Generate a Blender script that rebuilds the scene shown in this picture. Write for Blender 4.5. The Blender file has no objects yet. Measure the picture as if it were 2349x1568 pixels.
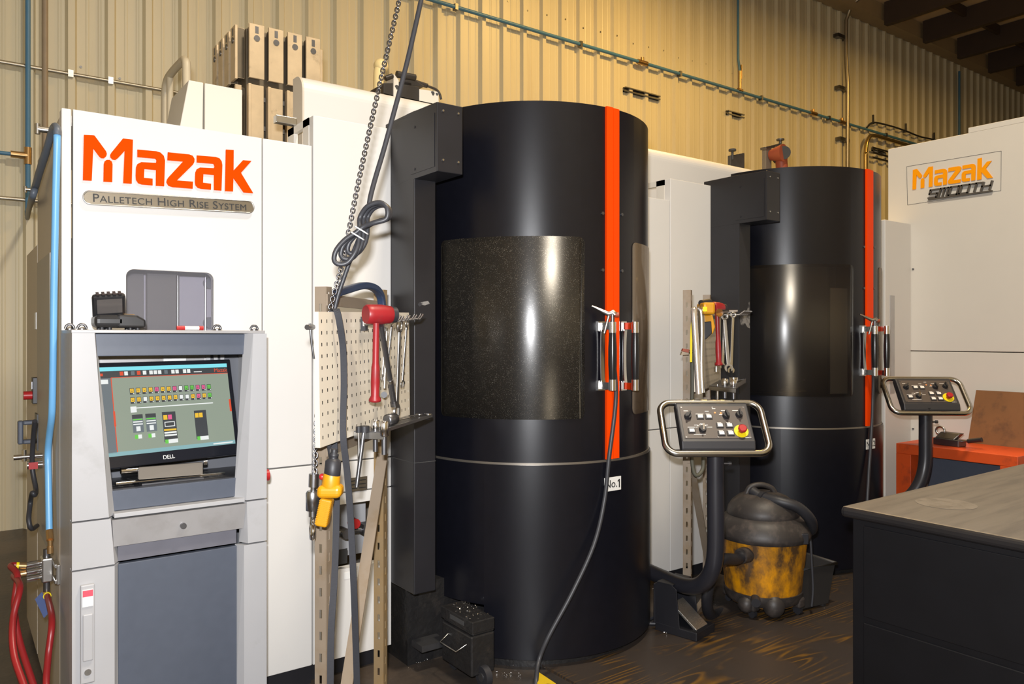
import bpy, bmesh, math, random
from mathutils import Vector, Matrix
from mathutils.geometry import intersect_line_plane
random.seed(7)
V = Vector
PI = math.pi
C = bpy.context.scene.collection

# ------------------------------------------------------------------ camera model (2349 x 1568 photo)
FPX, YAW, HZ, EYE = 1765.0, math.radians(53.8), 772.0, 1.6
FWD = V((math.cos(YAW), math.sin(YAW), 0)); RGT = V((math.sin(YAW), -math.cos(YAW), 0))
CAM = V((0, 0, EYE))
YP = 3.40          # front plane of the white machine line
YW = 7.60          # hall wall
def ray(px, py): return FWD + RGT*((px-1174.5)/FPX) + V((0, 0, -(py-HZ)/FPX))
def P(px, py, X=None, Y=None, Z=None, D=None):
    d = ray(px, py)
    t = X/d.x if X is not None else Y/d.y if Y is not None else (Z-EYE)/d.z if Z is not None else D
    return CAM + d*t
def PP(px, py, pt, n):
    d = ray(px, py); t = (pt-CAM).dot(n)/d.dot(n); return CAM + d*t

# ------------------------------------------------------------------ materials
MATS = {}
def mat(name, col, rough=0.5, metal=0.0, var=0.08, scale=6.0, bump=0.0, bscale=60.0, dirt=None, dscale=3.0, dlo=.5, dhi=.7,
        emit=None, coat=0.0, stretch=None, spec=.5):
    if name in MATS: return MATS[name]
    m = bpy.data.materials.new(name); m.use_nodes = True; MATS[name] = m
    N = m.node_tree.nodes; L = m.node_tree.links; b = N['Principled BSDF']
    b.inputs['Roughness'].default_value = rough; b.inputs['Metallic'].default_value = metal
    b.inputs['Coat Weight'].default_value = coat; b.inputs['Specular IOR Level'].default_value = spec
    tc = N.new('ShaderNodeTexCoord'); src = tc.outputs['Object']
    if stretch:
        mp = N.new('ShaderNodeMapping'); mp.inputs['Scale'].default_value = stretch; L.new(src, mp.inputs['Vector']); src = mp.outputs['Vector']
    nz = N.new('ShaderNodeTexNoise'); nz.inputs['Scale'].default_value = scale; nz.inputs['Detail'].default_value = 5; L.new(src, nz.inputs['Vector'])
    mx = N.new('ShaderNodeMix'); mx.data_type = 'RGBA'
    mx.inputs['A'].default_value = (*[max(0, c*(1-var)) for c in col], 1); mx.inputs['B'].default_value = (*[min(1, c*(1+var)) for c in col], 1)
    L.new(nz.outputs['Fac'], mx.inputs['Factor']); out = mx.outputs['Result']
    if dirt:
        n2 = N.new('ShaderNodeTexNoise'); n2.inputs['Scale'].default_value = dscale; n2.inputs['Detail'].default_value = 8; n2.inputs['Roughness'].default_value = .65; L.new(src, n2.inputs['Vector'])
        r = N.new('ShaderNodeMapRange'); r.inputs['From Min'].default_value = dlo; r.inputs['From Max'].default_value = dhi; L.new(n2.outputs['Fac'], r.inputs['Value'])
        m2 = N.new('ShaderNodeMix'); m2.data_type = 'RGBA'; L.new(r.outputs['Result'], m2.inputs['Factor']); L.new(out, m2.inputs['A']); m2.inputs['B'].default_value = (*dirt, 1)
        out = m2.outputs['Result']
    L.new(out, b.inputs['Base Color'])
    if bump:
        n3 = N.new('ShaderNodeTexNoise'); n3.inputs['Scale'].default_value = bscale; L.new(src, n3.inputs['Vector'])
        bp = N.new('ShaderNodeBump'); bp.inputs['Strength'].default_value = bump; bp.inputs['Distance'].default_value = .01
        L.new(n3.outputs['Fac'], bp.inputs['Height']); L.new(bp.outputs['Normal'], b.inputs['Normal'])
    if emit:
        b.inputs['Emission Color'].default_value = (*col, 1); b.inputs['Emission Strength'].default_value = emit
    return m

WHITE = mat('white_enamel', (.65, .635, .61), .42, var=.02, bump=.02, bscale=400)
WHITE2 = mat('cream_enamel', (.68, .65, .59), .45, var=.02)
SEAM = mat('seam_shadow_gap', (.05, .05, .05), .8)
BLACK = mat('black_powder_coat', (.005, .0052, .0085), .31, var=.2, scale=20, bump=.04, bscale=900, spec=.42)
def brushed_round(m, a=.7):
    N = m.node_tree.nodes; b = N['Principled BSDF']; b.inputs['Anisotropic'].default_value = a; b.inputs['Anisotropic Rotation'].default_value = .25
    tg = N.new('ShaderNodeTangent'); tg.direction_type = 'UV_MAP'; tg.uv_map = 'UVMap'; m.node_tree.links.new(tg.outputs['Tangent'], b.inputs['Tangent'])
brushed_round(BLACK, .35)
BLACKM = mat('black_matte_sheet', (.013, .013, .0165), .42, var=.2, scale=9)
SOOT = mat('oily_black_metal', (.013, .0125, .013), .42, var=.4, scale=14, dirt=(.035, .03, .027), dscale=9, dlo=.55, dhi=.8, bump=.3, bscale=40)
ORANGE = mat('orange_stripe_paint', (.85, .055, .0), .5, spec=.15, var=.03, dirt=(.3, .03, .01), dscale=12, dlo=.7, dhi=.85)
LOGO = mat('orange_red_logo', (.85, .055, .0), .6, var=.02, spec=.02)
LOGOY = mat('amber_logo', (1.0, .36, .002), .5, var=.02, spec=.15)
SLATE = mat('slate_blue_grey_paint', (.075, .088, .118), .45, var=.08, scale=30)
LGREY = mat('light_grey_paint', (.40, .40, .41), .42, var=.05, scale=5, dirt=(.31, .305, .30), dscale=4, dlo=.58, dhi=.8)
LGREY2 = mat('worn_silver_grey_panel', (.44, .43, .43), .3, .35, var=.12, scale=7, dirt=(.36, .34, .33), dscale=6, dlo=.5, dhi=.75)
CHROME = mat('chrome', (.75, .75, .76), .16, 1.0, var=.05)
STEEL = mat('brushed_steel', (.52, .51, .49), .32, 1.0, var=.12, scale=20)
DSTEEL = mat('dark_steel', (.17, .17, .18), .38, .9, var=.25, scale=20)
RAILM = mat('tarnished_tube_steel', (.46, .45, .42), .27, 1.0, var=.15, scale=12)
BPLATE = mat('brushed_bronze_plate', (.27, .235, .18), .34, .75, var=.1, scale=2, stretch=(2, 2, 120))
RUBBER = mat('black_rubber', (.02, .02, .024), .5, var=.2)
GRIP = mat('glossy_black_grip', (.012, .012, .014), .22)
CABLE = mat('dark_grey_cable', (.035, .036, .042), .45, var=.15)
STRAP = mat('charcoal_webbing', (.021, .022, .028), .75, var=.25, scale=90, stretch=(1, 1, 3))
TAUPE = mat('taupe_slotted_steel', (.26, .205, .15), .5, .2, var=.15, scale=8, dirt=(.2, .13, .06), dscale=5, dlo=.5, dhi=.75)
TAUPE2 = mat('ochre_stained_taupe_steel', (.27, .19, .10), .5, .2, var=.2, scale=8, dirt=(.3, .17, .04), dscale=5, dlo=.45, dhi=.75)
PEG = mat('cream_pegboard_enamel', (.60, .54, .44), .4, var=.06, scale=4)
RED = mat('red_urethane', (.25, .010, .014), .42, var=.15, scale=10, dirt=(.16, .03, .03), dscale=14, dlo=.55, dhi=.8)
REDB = mat('red_plastic', (.40, .018, .02), .35)
YEL = mat('yellow_plastic', (.56, .255, .004), .42, var=.12, scale=14, dirt=(.28, .13, .01), dscale=25, dlo=.58, dhi=.75)
YELR = mat('bright_yellow_plastic', (.85, .68, .01), .4)
NAVY = mat('navy_cast_iron', (.02, .035, .075), .38, var=.2)
BLUEP = mat('blue_air_pipe', (.08, .22, .38), .4, var=.12)
BLUEH = mat('sky_blue_air_hose', (.16, .42, .72), .36, var=.05)
REDH = mat('red_rubber_hose', (.25, .012, .014), .38, var=.1)
COPPER = mat('brass_fitting', (.55, .36, .17), .32, .9, var=.2)
GALV = mat('galvanised_conduit', (.48, .44, .36), .35, .85, var=.15)
RUSTP = mat('brown_painted_pipe', (.34, .27, .19), .5, var=.15)
VISEM = mat('worn_bronze_steel', (.66, .52, .34), .36, .35, var=.25, scale=10, dirt=(.25, .18, .11), dscale=9, dlo=.58, dhi=.8)
VISED = mat('dark_fixture_steel', (.15, .125, .09), .45, .7, var=.25)
WOODT = mat('worn_wood_top', (.145, .135, .125), .5, var=.25, scale=7, stretch=(.6, 7, 1), dirt=(.095, .09, .088), dscale=3.5, dlo=.45, dhi=.65)
WOODE = mat('dark_varnished_edge', (.014, .013, .014), .32, var=.3, dirt=(.2, .12, .05), dscale=18, dlo=.68, dhi=.8)
TCAB = mat('black_cabinet_laminate', (.005, .005, .0065), .45, spec=.3, var=.3, scale=7)
BROWN = mat('brown_hardboard', (.23, .10, .035), .55, var=.25, scale=5, dirt=(.12, .055, .025), dscale=7, dlo=.5, dhi=.7)
BENCH = mat('orange_red_bench_paint', (.72, .09, .015), .42, var=.1, dirt=(.3, .05, .02), dscale=5, dlo=.55, dhi=.75)
VACY = mat('dirty_yellow_tank', (.70, .29, .003), .4, var=.2, dirt=(.085, .045, .018), dscale=8, dlo=.38, dhi=.60, stretch=(1, 1, .6))
VACB = mat('dusty_black_lid', (.032, .027, .025), .5, var=.25, dirt=(.075, .06, .052), dscale=14, dlo=.5, dhi=.72)
PANELF = mat('brown_grey_panel_face', (.085, .068, .06), .45, var=.05)
BUTTON = mat('white_button', (.8, .78, .76), .4)
TAN = mat('shade_toned_white_enamel', (.58, .52, .43), .5, var=.04)  # white enamel on sides turned from the light, shade put into the base colour
ROBOT = mat('cream_robot_paint', (.78, .62, .30), .4)
RUSTV = mat('rust_red_casting', (.30, .065, .03), .5, var=.2)
TIE = mat('white_nylon_tie', (.7, .7, .7), .4)
CHIPM = mat('bright_metal_chips', (.75, .73, .7), .25, 1.0)
LABEL = mat('white_label', (.72, .72, .70), .5, var=.03)
INK = mat('black_ink', (.02, .02, .02), .6)
YBLK = mat('yellow_painted_steel', (.62, .42, .01), .5, dirt=(.2, .12, .01), dscale=20, dlo=.55, dhi=.75)
GREYINT = mat('grey_interior_steel', (.36, .35, .38), .35, .3, var=.12, scale=4)
DARKINT = mat('dark_interior', (.07, .065, .06), .5, var=.2)

def wall_mat():
    m = mat('tan_corrugated_steel', (.67, .615, .45), .42, var=.05, scale=1.2, stretch=(3, 1, .3), dirt=(.55, .48, .34), dscale=1.5, dlo=.55, dhi=.85)
    return m
def ceiling_mat(): return mat('roof_insulation', (.75, .58, .36), .7, var=.1)
BEAM = mat('brown_roof_steel', (.06, .042, .035), .6, var=.1)

def floor_mat():
    return mat('oily_concrete', (.06, .045, .034), .42, var=.45, scale=2.2, bump=.15, bscale=30, dirt=(.03, .026, .024), dscale=2.5, dlo=.42, dhi=.62)
def plywood_mat():
    m = bpy.data.materials.new('grimy_plywood'); m.use_nodes = True
    N = m.node_tree.nodes; L = m.node_tree.links; b = N['Principled BSDF']; b.inputs['Roughness'].default_value = .42
    tc = N.new('ShaderNodeTexCoord'); mp = N.new('ShaderNodeMapping'); mp.inputs['Scale'].default_value = (.42, 4.2, 1); L.new(tc.outputs['Object'], mp.inputs['Vector'])
    n1 = N.new('ShaderNodeTexNoise'); n1.inputs['Scale'].default_value = 1.3; n1.inputs['Detail'].default_value = 1.5; L.new(mp.outputs['Vector'], n1.inputs['Vector'])
    mu = N.new('ShaderNodeMath'); mu.operation = 'MULTIPLY'; mu.inputs[1].default_value = 34; L.new(n1.outputs['Fac'], mu.inputs[0])
    fr = N.new('ShaderNodeMath'); fr.operation = 'PINGPONG'; fr.inputs[1].default_value = 1.0; L.new(mu.outputs[0], fr.inputs[0])
    cr = N.new('ShaderNodeValToRGB'); cr.color_ramp.elements[0].position = .52; cr.color_ramp.elements[0].color = (.035, .025, .018, 1)
    cr.color_ramp.elements[1].position = .95; cr.color_ramp.elements[1].color = (.16, .08, .014, 1); L.new(fr.outputs[0], cr.inputs['Fac'])
    n2 = N.new('ShaderNodeTexNoise'); n2.inputs['Scale'].default_value = 2.6; n2.inputs['Detail'].default_value = 6; L.new(tc.outputs['Object'], n2.inputs['Vector'])
    mr = N.new('ShaderNodeMapRange'); mr.inputs['From Min'].default_value = .40; mr.inputs['From Max'].default_value = .54; L.new(n2.outputs['Fac'], mr.inputs['Value'])
    mx = N.new('ShaderNodeMix'); mx.data_type = 'RGBA'; L.new(mr.outputs['Result'], mx.inputs['Factor']); L.new(cr.outputs['Color'], mx.inputs['A']); mx.inputs['B'].default_value = (.040, .031, .026, 1)
    L.new(mx.outputs['Result'], b.inputs['Base Color']); return m

ANISO = 0.25
def pane_mat(name, tint, body, fac, rough, specks=True):
    m = bpy.data.materials.new(name); m.use_nodes = True
    N = m.node_tree.nodes; L = m.node_tree.links; b = N['Principled BSDF']; b.inputs['Roughness'].default_value = rough
    b.inputs['Base Color'].default_value = (*body, 1)
    tr = N.new('ShaderNodeBsdfTransparent'); tr.inputs['Color'].default_value = (*tint, 1)
    mx = N.new('ShaderNodeMixShader'); L.new(tr.outputs[0], mx.inputs[1]); L.new(b.outputs[0], mx.inputs[2]); L.new(mx.outputs[0], N['Material Output'].inputs['Surface'])
    mx.inputs[0].default_value = fac
    if specks is not None and rough > .12:
        b.inputs['Anisotropic'].default_value = .93; b.inputs['Specular IOR Level'].default_value = 1.0; b.inputs['IOR'].default_value = 1.75
        tg = N.new('ShaderNodeTangent'); tg.direction_type = 'UV_MAP'; tg.uv_map = 'UVMap'; L.new(tg.outputs['Tangent'], b.inputs['Tangent']); b.inputs['Anisotropic Rotation'].default_value = ANISO
    if specks:
        tc = N.new('ShaderNodeTexCoord'); vo = N.new('ShaderNodeTexVoronoi'); vo.inputs['Scale'].default_value = 190; L.new(tc.outputs['Object'], vo.inputs['Vector'])
        nz = N.new('ShaderNodeTexNoise'); nz.inputs['Scale'].default_value = 30; L.new(tc.outputs['Object'], nz.inputs['Vector'])
        ml = N.new('ShaderNodeMath'); ml.operation = 'MULTIPLY'; ml.inputs[1].default_value = .40; L.new(nz.outputs['Fac'], ml.inputs[0])
        lt = N.new('ShaderNodeMath'); lt.operation = 'LESS_THAN'; L.new(vo.outputs['Distance'], lt.inputs[0]); L.new(ml.outputs[0], lt.inputs[1])
        c = N.new('ShaderNodeMix'); c.data_type = 'RGBA'; c.inputs['A'].default_value = (*body, 1); c.inputs['B'].default_value = (.11, .10, .08, 1); L.new(lt.outputs[0], c.inputs['Factor'])
        L.new(c.outputs['Result'], b.inputs['Base Color'])
        ad = N.new('ShaderNodeMath'); ad.operation = 'MAXIMUM'; ad.inputs[1].default_value = fac
        sc = N.new('ShaderNodeMath'); sc.operation = 'MULTIPLY'; sc.inputs[1].default_value = .95; L.new(lt.outputs[0], sc.inputs[0]); L.new(sc.outputs[0], ad.inputs[0]); L.new(ad.outputs[0], mx.inputs[0])
    return m
PANE1 = pane_mat('chip_spattered_smoked_pane', (.62, .60, .56), (.02, .019, .018), .5, .33)
PANE2 = pane_mat('smoked_pane', (.68, .66, .62), (.018, .018, .021), .45, .31, False)
PANEB = pane_mat('brown_tinted_pane', (.62, .54, .46), (.22, .175, .13), .5, .11, False)
PANEC = pane_mat('scratched_clear_pane', (.93, .92, .95), (.5, .5, .53), .12, .1, False)

# ------------------------------------------------------------------ mesh builder
def catmull(pts, n=6, closed=False):
    pts = [V(p) for p in pts]; out = []
    m = len(pts)
    for i in range(m if closed else m-1):
        p0 = pts[(i-1) % m] if closed or i > 0 else pts[0]*2-pts[1]
        p1 = pts[i]; p2 = pts[(i+1) % m]
        p3 = pts[(i+2) % m] if closed or i+2 < m else p2*2-p1
        for k in range(n):
            t = k/n
            out.append(.5*((2*p1)+(p2-p0)*t+(2*p0-5*p1+4*p2-p3)*t*t+(3*p1-p0-3*p2+p3)*t**3))
    if not closed: out.append(pts[-1])
    return out
def perp(d):
    a = V((0, 0, 1)) if abs(d.z) < .9 else V((1, 0, 0))
    u = d.cross(a).normalized(); return u, d.cross(u).normalized()
class MB:
    def __init__(s, M=None): s.v, s.f, s.mi, s.sm = [], [], [], []; s.M = M; s.m = 0
    def add(s, vs, fs, smooth=False):
        o = len(s.v); s.v += [(s.M @ V(v)) if s.M else V(v) for v in vs]
        for f in fs: s.f.append([i+o for i in f]); s.mi.append(s.m); s.sm.append(smooth)
        return s
    def box(s, x0, y0, z0, x1, y1, z1):
        x0, x1 = min(x0, x1), max(x0, x1); y0, y1 = min(y0, y1), max(y0, y1); z0, z1 = min(z0, z1), max(z0, z1)
        return s.add([(x0,y0,z0),(x1,y0,z0),(x1,y1,z0),(x0,y1,z0),(x0,y0,z1),(x1,y0,z1),(x1,y1,z1),(x0,y1,z1)],
                     [(0,3,2,1),(4,5,6,7),(0,1,5,4),(1,2,6,5),(2,3,7,6),(3,0,4,7)])
    def obox(s, c, a, b, n):
        c, a, b, n = V(c), V(a), V(b), V(n); vs = [c+i*a+j*b+k*n for k in (-1, 1) for i, j in ((-1,-1),(1,-1),(1,1),(-1,1))]
        fl = a.cross(b).dot(n) < 0; F = [(0,3,2,1),(4,5,6,7),(0,1,5,4),(1,2,6,5),(2,3,7,6),(3,0,4,7)]
        return s.add(vs, [f[::-1] for f in F] if fl else F)
    def bar(s, p0, p1, w, h, up=(0,0,1)):
        p0, p1 = V(p0), V(p1); d = (p1-p0); a = d.normalized(); b = a.cross(V(up)).normalized(); n = b.cross(a)
        return s.obox((p0+p1)/2, d/2, b*w/2, n*h/2)
    def cyl(s, p0, p1, r0, r1=None, n=20, caps=True):
        p0, p1 = V(p0), V(p1); r1 = r0 if r1 is None else r1; u, w = perp((p1-p0).normalized())
        ring = lambda c, r: [c+(u*math.cos(2*PI*i/n)+w*math.sin(2*PI*i/n))*r for i in range(n)]
        A, B = ring(p0, r0), ring(p1, r1)
        s.add(A+B, [(i, (i+1) % n, n+(i+1) % n, n+i) for i in range(n)], True)
        if caps: s.add(A, [tuple(range(n))[::-1]]); s.add(B, [tuple(range(n))])
        return s
    def tube(s, pts, r, n=10, closed=False, caps=True):
        pts = [V(p) for p in pts]; m = len(pts); rs = r if isinstance(r, (list, tuple)) else [r]*m
        T = []
        for i in range(m):
            a = pts[(i-1) % m] if closed or i else pts[0]; b = pts[(i+1) % m] if closed or i < m-1 else pts[-1]
            T.append((b-a).normalized() if (b-a).length > 1e-9 else V((0,0,1)))
        u, _ = perp(T[0]); R = []
        for i in range(m):
            u = (u-T[i]*u.dot(T[i])).normalized(); w = T[i].cross(u)
            R.append([pts[i]+(u*math.cos(2*PI*k/n)+w*math.sin(2*PI*k/n))*rs[i] for k in range(n)])
        vs = [p for q in R for p in q]; fs = []
        for i in range(m if closed else m-1):
            j = (i+1) % m
            fs += [(i*n+k, i*n+(k+1) % n, j*n+(k+1) % n, j*n+k) for k in range(n)]
        s.add(vs, fs, True)
        if caps and not closed: s.add(R[0], [tuple(range(n))[::-1]]); s.add(R[-1], [tuple(range(n))])
        return s
    def band(s, pts, w, t, side):
        # flat strap: rectangular section w (along side) by t
        pts = [V(p) for p in pts]; sd = V(side).normalized(); vs = []; fs = []; m = len(pts)
        for i in range(m):
            T = (pts[min(i+1, m-1)]-pts[max(i-1, 0)]).normalized(); a = (sd-T*sd.dot(T)).normalized(); b = T.cross(a)
            vs += [pts[i]+a*x*w/2+b*y*t/2 for x, y in ((-1,-1),(1,-1),(1,1),(-1,1))]
        for i in range(m-1): fs += [(i*4+k, i*4+(k+1) % 4, i*4+4+(k+1) % 4, i*4+4+k) for k in range(4)]
        fs += [(3,2,1,0), tuple(m*4-4+k for k in range(4))]
        return s.add(vs, fs)
    def lathe(s, prof, base=(0,0,0), axis=(0,0,1), n=32, smooth=True, caps=True):
        base = V(base); a = V(axis).normalized(); u, w = perp(a); vs = []; m = len(prof)
        for r, z in prof: vs += [base+a*z+(u*math.cos(2*PI*k/n)+w*math.sin(2*PI*k/n))*r for k in range(n)]
        s.add(vs, [(i*n+k, i*n+(k+1) % n, (i+1)*n+(k+1) % n, (i+1)*n+k) for i in range(m-1) for k in range(n)], smooth)
        if caps:
            if prof[0][0] > 1e-4: s.add(vs[:n], [tuple(range(n))[::-1]])
            if prof[-1][0] > 1e-4: s.add(vs[-n:], [tuple(range(n))])
        return s
    def ball(s, c, r, sc=(1,1,1), nu=16, nv=10):
        c = V(c); vs = []; fs = []
        for j in range(nv+1):
            t = PI*j/nv
            for i in range(nu):
                p = 2*PI*i/nu; vs.append(c+V((r*sc[0]*math.sin(t)*math.cos(p), r*sc[1]*math.sin(t)*math.sin(p), -r*sc[2]*math.cos(t))))
        for j in range(nv):
            for i in range(nu): fs.append((j*nu+i, j*nu+(i+1) % nu, (j+1)*nu+(i+1) % nu, (j+1)*nu+i))
        return s.add(vs, fs, True)
    def prism(s, poly, ext, smooth_side=False):
        poly = [V(p) for p in poly]; e = V(ext); n = len(poly)
        nrm = V((0,0,0))
        for i in range(n): nrm += poly[i].cross(poly[(i+1) % n])
        if nrm.dot(e) > 0: poly = poly[::-1]
        top = [p+e for p in poly]
        s.add(poly, [tuple(range(n))]); s.add(top, [tuple(range(n))[::-1]])
        return s.add(poly+top, [(i, n+i, n+(i+1) % n, (i+1) % n) for i in range(n)], smooth_side)
    def quad(s, a, b, c, d): return s.add([a, b, c, d], [(0, 1, 2, 3)])
    def arc(s, cx, cy, r0, r1, f0, f1, z0, z1, n=24):
        # closed solid wall segment of a ring (angles in radians)
        fs = [f0+(f1-f0)*i/n for i in range(n+1)]; pt = lambda r, f, z: V((cx+r*math.cos(f), cy+r*math.sin(f), z))
        for r, inv in ((r1, False), (r0, True)):
            vs = [pt(r, f, z) for f in fs for z in (z0, z1)]
            F = [(2*i, 2*i+2, 2*i+3, 2*i+1) for i in range(n)]
            s.add(vs, [q[::-1] for q in F] if inv else F, True)
        for z, inv in ((z1, False), (z0, True)):
            vs = [pt(r, f, z) for f in fs for r in (r0, r1)]
            F = [(2*i, 2*i+1, 2*i+3, 2*i+2) for i in range(n)]
            s.add(vs, [q[::-1] for q in F] if inv else F)
        for f, inv in ((f0, False), (f1, True)):
            q = [pt(r0, f, z0), pt(r1, f, z0), pt(r1, f, z1), pt(r0, f, z1)]
            s.add(q, [(3,2,1,0)] if inv else [(0,1,2,3)])
        return s
    def build(s, name, mats, parent=None, bevel=0.0, seg=2, solid=0.0, label=None, kind=None):
        me = bpy.data.meshes.new(name); me.from_pydata([tuple(v) for v in s.v], [], s.f)
        mats = mats if isinstance(mats, (list, tuple)) else [mats]
        for m in mats: me.materials.append(m)
        me.polygons.foreach_set('use_smooth', s.sm); me.polygons.foreach_set('material_index', s.mi)
        if bevel:
            bm = bmesh.new(); bm.from_mesh(me); bmesh.ops.remove_doubles(bm, verts=bm.verts, dist=1e-5)
            es = [e for e in bm.edges if len(e.link_faces) == 2 and e.calc_face_angle(0) > .6]
            bmesh.ops.bevel(bm, geom=es, offset=bevel, segments=seg, affect='EDGES', profile=.5, clamp_overlap=True)
            bm.to_mesh(me); bm.free()
        me.update(); o = bpy.data.objects.new(name, me); C.objects.link(o)
        if solid:
            sm = o.modifiers.new('thickness', 'SOLIDIFY'); sm.thickness = solid; sm.offset = 0
        if parent is not None:
            o.parent = parent
            r = parent
            if parent.get('_b'): o.matrix_parent_inverse = Matrix.Translation(-V(parent['_b']))
        if label: o['label'] = label
        if kind: o['kind'] = kind
        return o
def thing(name, label, cat, loc=(0,0,0), group=None, world=True, M=None):
    o = bpy.data.objects.new(name, None); C.objects.link(o); o.empty_display_size = .1
    o['label'] = label; o['category'] = cat
    if group: o['group'] = group
    if M is not None: o.matrix_world = M
    else:
        o.location = loc
        if world and V(loc).length > 0: o['_b'] = list(loc)
    return o
def tag(o, label, cat, group=None, kind=None):
    o['label'] = label; o['category'] = cat
    if group: o['group'] = group
    if kind: o['kind'] = kind
    return o
def struct(o, label=None):
    o['kind'] = 'structure'
    if label: o['label'] = label
    return o
def dup(root, M, label, group=None):
    r = root.copy(); C.objects.link(r); r.matrix_world = M; r['label'] = label
    if group: r['group'] = group
    for ch in root.children:
        c = ch.copy(); C.objects.link(c); c.parent = r; c.matrix_parent_inverse = ch.matrix_parent_inverse.copy()
        for g in ch.children:
            d = g.copy(); C.objects.link(d); d.parent = c; d.matrix_parent_inverse = g.matrix_parent_inverse.copy()
    return r
def sub(o, child):
    child.parent = o; child.matrix_parent_inverse = Matrix(); return child
def recenter(o, c):
    # put the object's origin on the cylinder axis so brushed reflections run round it
    me = o.data; uv = me.uv_layers.new(name='UVMap')
    for lp in me.loops:
        v = me.vertices[lp.vertex_index].co; uv.data[lp.index].uv = ((math.atan2(v.y-c[1], v.x-c[0]) % (2*PI))/(2*PI), v.z/4)
    me.transform(Matrix.Translation(-V(c))); o.location = V(c); return o
def text(mb, body, size, M, ext=.001, caps=False, align='CENTER', shear=0, space=1.0, scap=.8, ystretch=1.0):
    cu = bpy.data.curves.new('lettering', 'FONT'); cu.body = body; cu.size = size; cu.extrude = ext/2; cu.align_x = align; cu.align_y = 'CENTER'; cu.shear = shear; cu.space_character = space
    if caps:
        cu.small_caps_scale = scap
        for i, ch in enumerate(body): cu.body_format[i].use_small_caps = True
    o = bpy.data.objects.new('lettering', cu); C.objects.link(o); bpy.context.view_layer.update()
    dg = bpy.context.evaluated_depsgraph_get(); me = bpy.data.meshes.new_from_object(o.evaluated_get(dg))
    vs = [M @ V((v.co.x, v.co.y*ystretch, v.co.z)) for v in me.vertices]; fs = [tuple(p.vertices) for p in me.polygons]
    mb.add(vs, fs); bpy.data.objects.remove(o); bpy.data.curves.remove(cu); bpy.data.meshes.remove(me)
def frame(o, x, y, z=None):
    x = V(x).normalized(); y = V(y).normalized(); z = x.cross(y).normalized(); y = z.cross(x)
    m = Matrix((x, y, z)).transposed().to_4x4(); m.translation = V(o); return m
FLASH = 168
LAMPS = [(2.3, 0.9, 330, (1, .88, .70)), (7.0, 4.6, 250, (1, .60, .16)), (13, 4, 130, (1, .6, .16))]
# ------------------------------------------------------------------ the hall: floor, wall, roof
m = MB().box(-4, -3, -.1, 32, YW+.3, 0); struct(m.build('floor', floor_mat()), 'dark oily concrete floor')
mb = MB(); xs = []
x = 1.154-.305*14
while x < 31:
    xs += [(x-.046, 0), (x-.026, -.046), (x+.026, -.046), (x+.046, 0), (x+.11, 0), (x+.118, -.0028), (x+.132, -.0028), (x+.14, 0), (x+.205, 0), (x+.213, -.0028), (x+.227, -.0028), (x+.235, 0)]
    x += .305
vs = []; fs = []
for px_, dy in xs: vs += [(px_, YW+dy, 0), (px_, YW+dy, 7.62)]
for i in range(len(xs)-1): fs.append((2*i, 2*i+2, 2*i+3, 2*i+1))
mb.add(vs, fs)
struct(mb.build('wall_back', wall_mat()), 'tan ribbed steel wall of the hall')
scr = MB()
for z_ in (2.2, 3.9, 5.65):
    for k in range(0, 90):
        if (k % 3) == 1 and z_ == 3.9: continue
        xx = 1.154-.305*12+.305*k+.075
        if xx < 24: scr.cyl((xx, YW-.006, z_+.02*((k*7) % 3)), (xx, YW+.001, z_+.02*((k*7) % 3)), .011, n=6)
o = scr.build('wall_back_screws', DSTEEL, bpy.data.objects['wall_back']); o.name = 'wall_screw'; o['kind'] = 'stuff'
struct(MB().box(-4, -3, 7.66, 32, YW+.3, 7.72).build('ceiling', ceiling_mat()), 'dim insulated roof underside')
mb = MB().box(-4, YW-.28, 7.36, 31, YW-.03, 7.65)
struct(mb.build('trim_1', mat('eave_strip', (.42, .33, .2), .6)), 'tan eave strip along the top of the wall')
for k in range(12):
    xb = 13.72+1.42*k
    struct(MB().box(xb-.06, -2.5, 7.24, xb+.06, YW-.34, 7.65).build('ceiling_beam', BEAM), 'brown steel roof beam')
for k, yb in enumerate((1.4, 3.2, 5.0, 6.5)):
    struct(MB().box(4, yb-.03, 7.48, 31, yb+.03, 7.655).build('ceiling_beam', BEAM), 'thin brown roof purlin crossing the beams')
struct(MB().box(-4.2, -3, 0, -4, YW+.3, 7.7).build('wall_left', wall_mat()), 'tan side wall of the hall')
struct(MB().box(-4.2, -3.2, 0, 32, -3, 7.7).build('wall_front', wall_mat()), 'tan wall behind the viewer')
struct(MB().box(32, -3, 0, 32.2, YW+.3, 7.7).build('wall_right', wall_mat()), 'tan far end wall of the hall')
PLY = plywood_mat()
mb = MB().box(0, 0, 0, 2.44, 1.25, .012)
o = mb.build('plywood_sheet', PLY); o.location = (2.32, 1.69, 0)
tag(o, 'large grimy plywood sheet on the floor before the No.1 black door', 'plywood sheet', 'plywood sheets on the floor')
o = MB().box(0, 0, 0, 1.0, 1.25, .012).build('plywood_sheet', PLY); o.location = (4.775, 1.66, 0)
tag(o, 'smaller grimy plywood sheet on the floor before the second black door', 'plywood sheet', 'plywood sheets on the floor')

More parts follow.
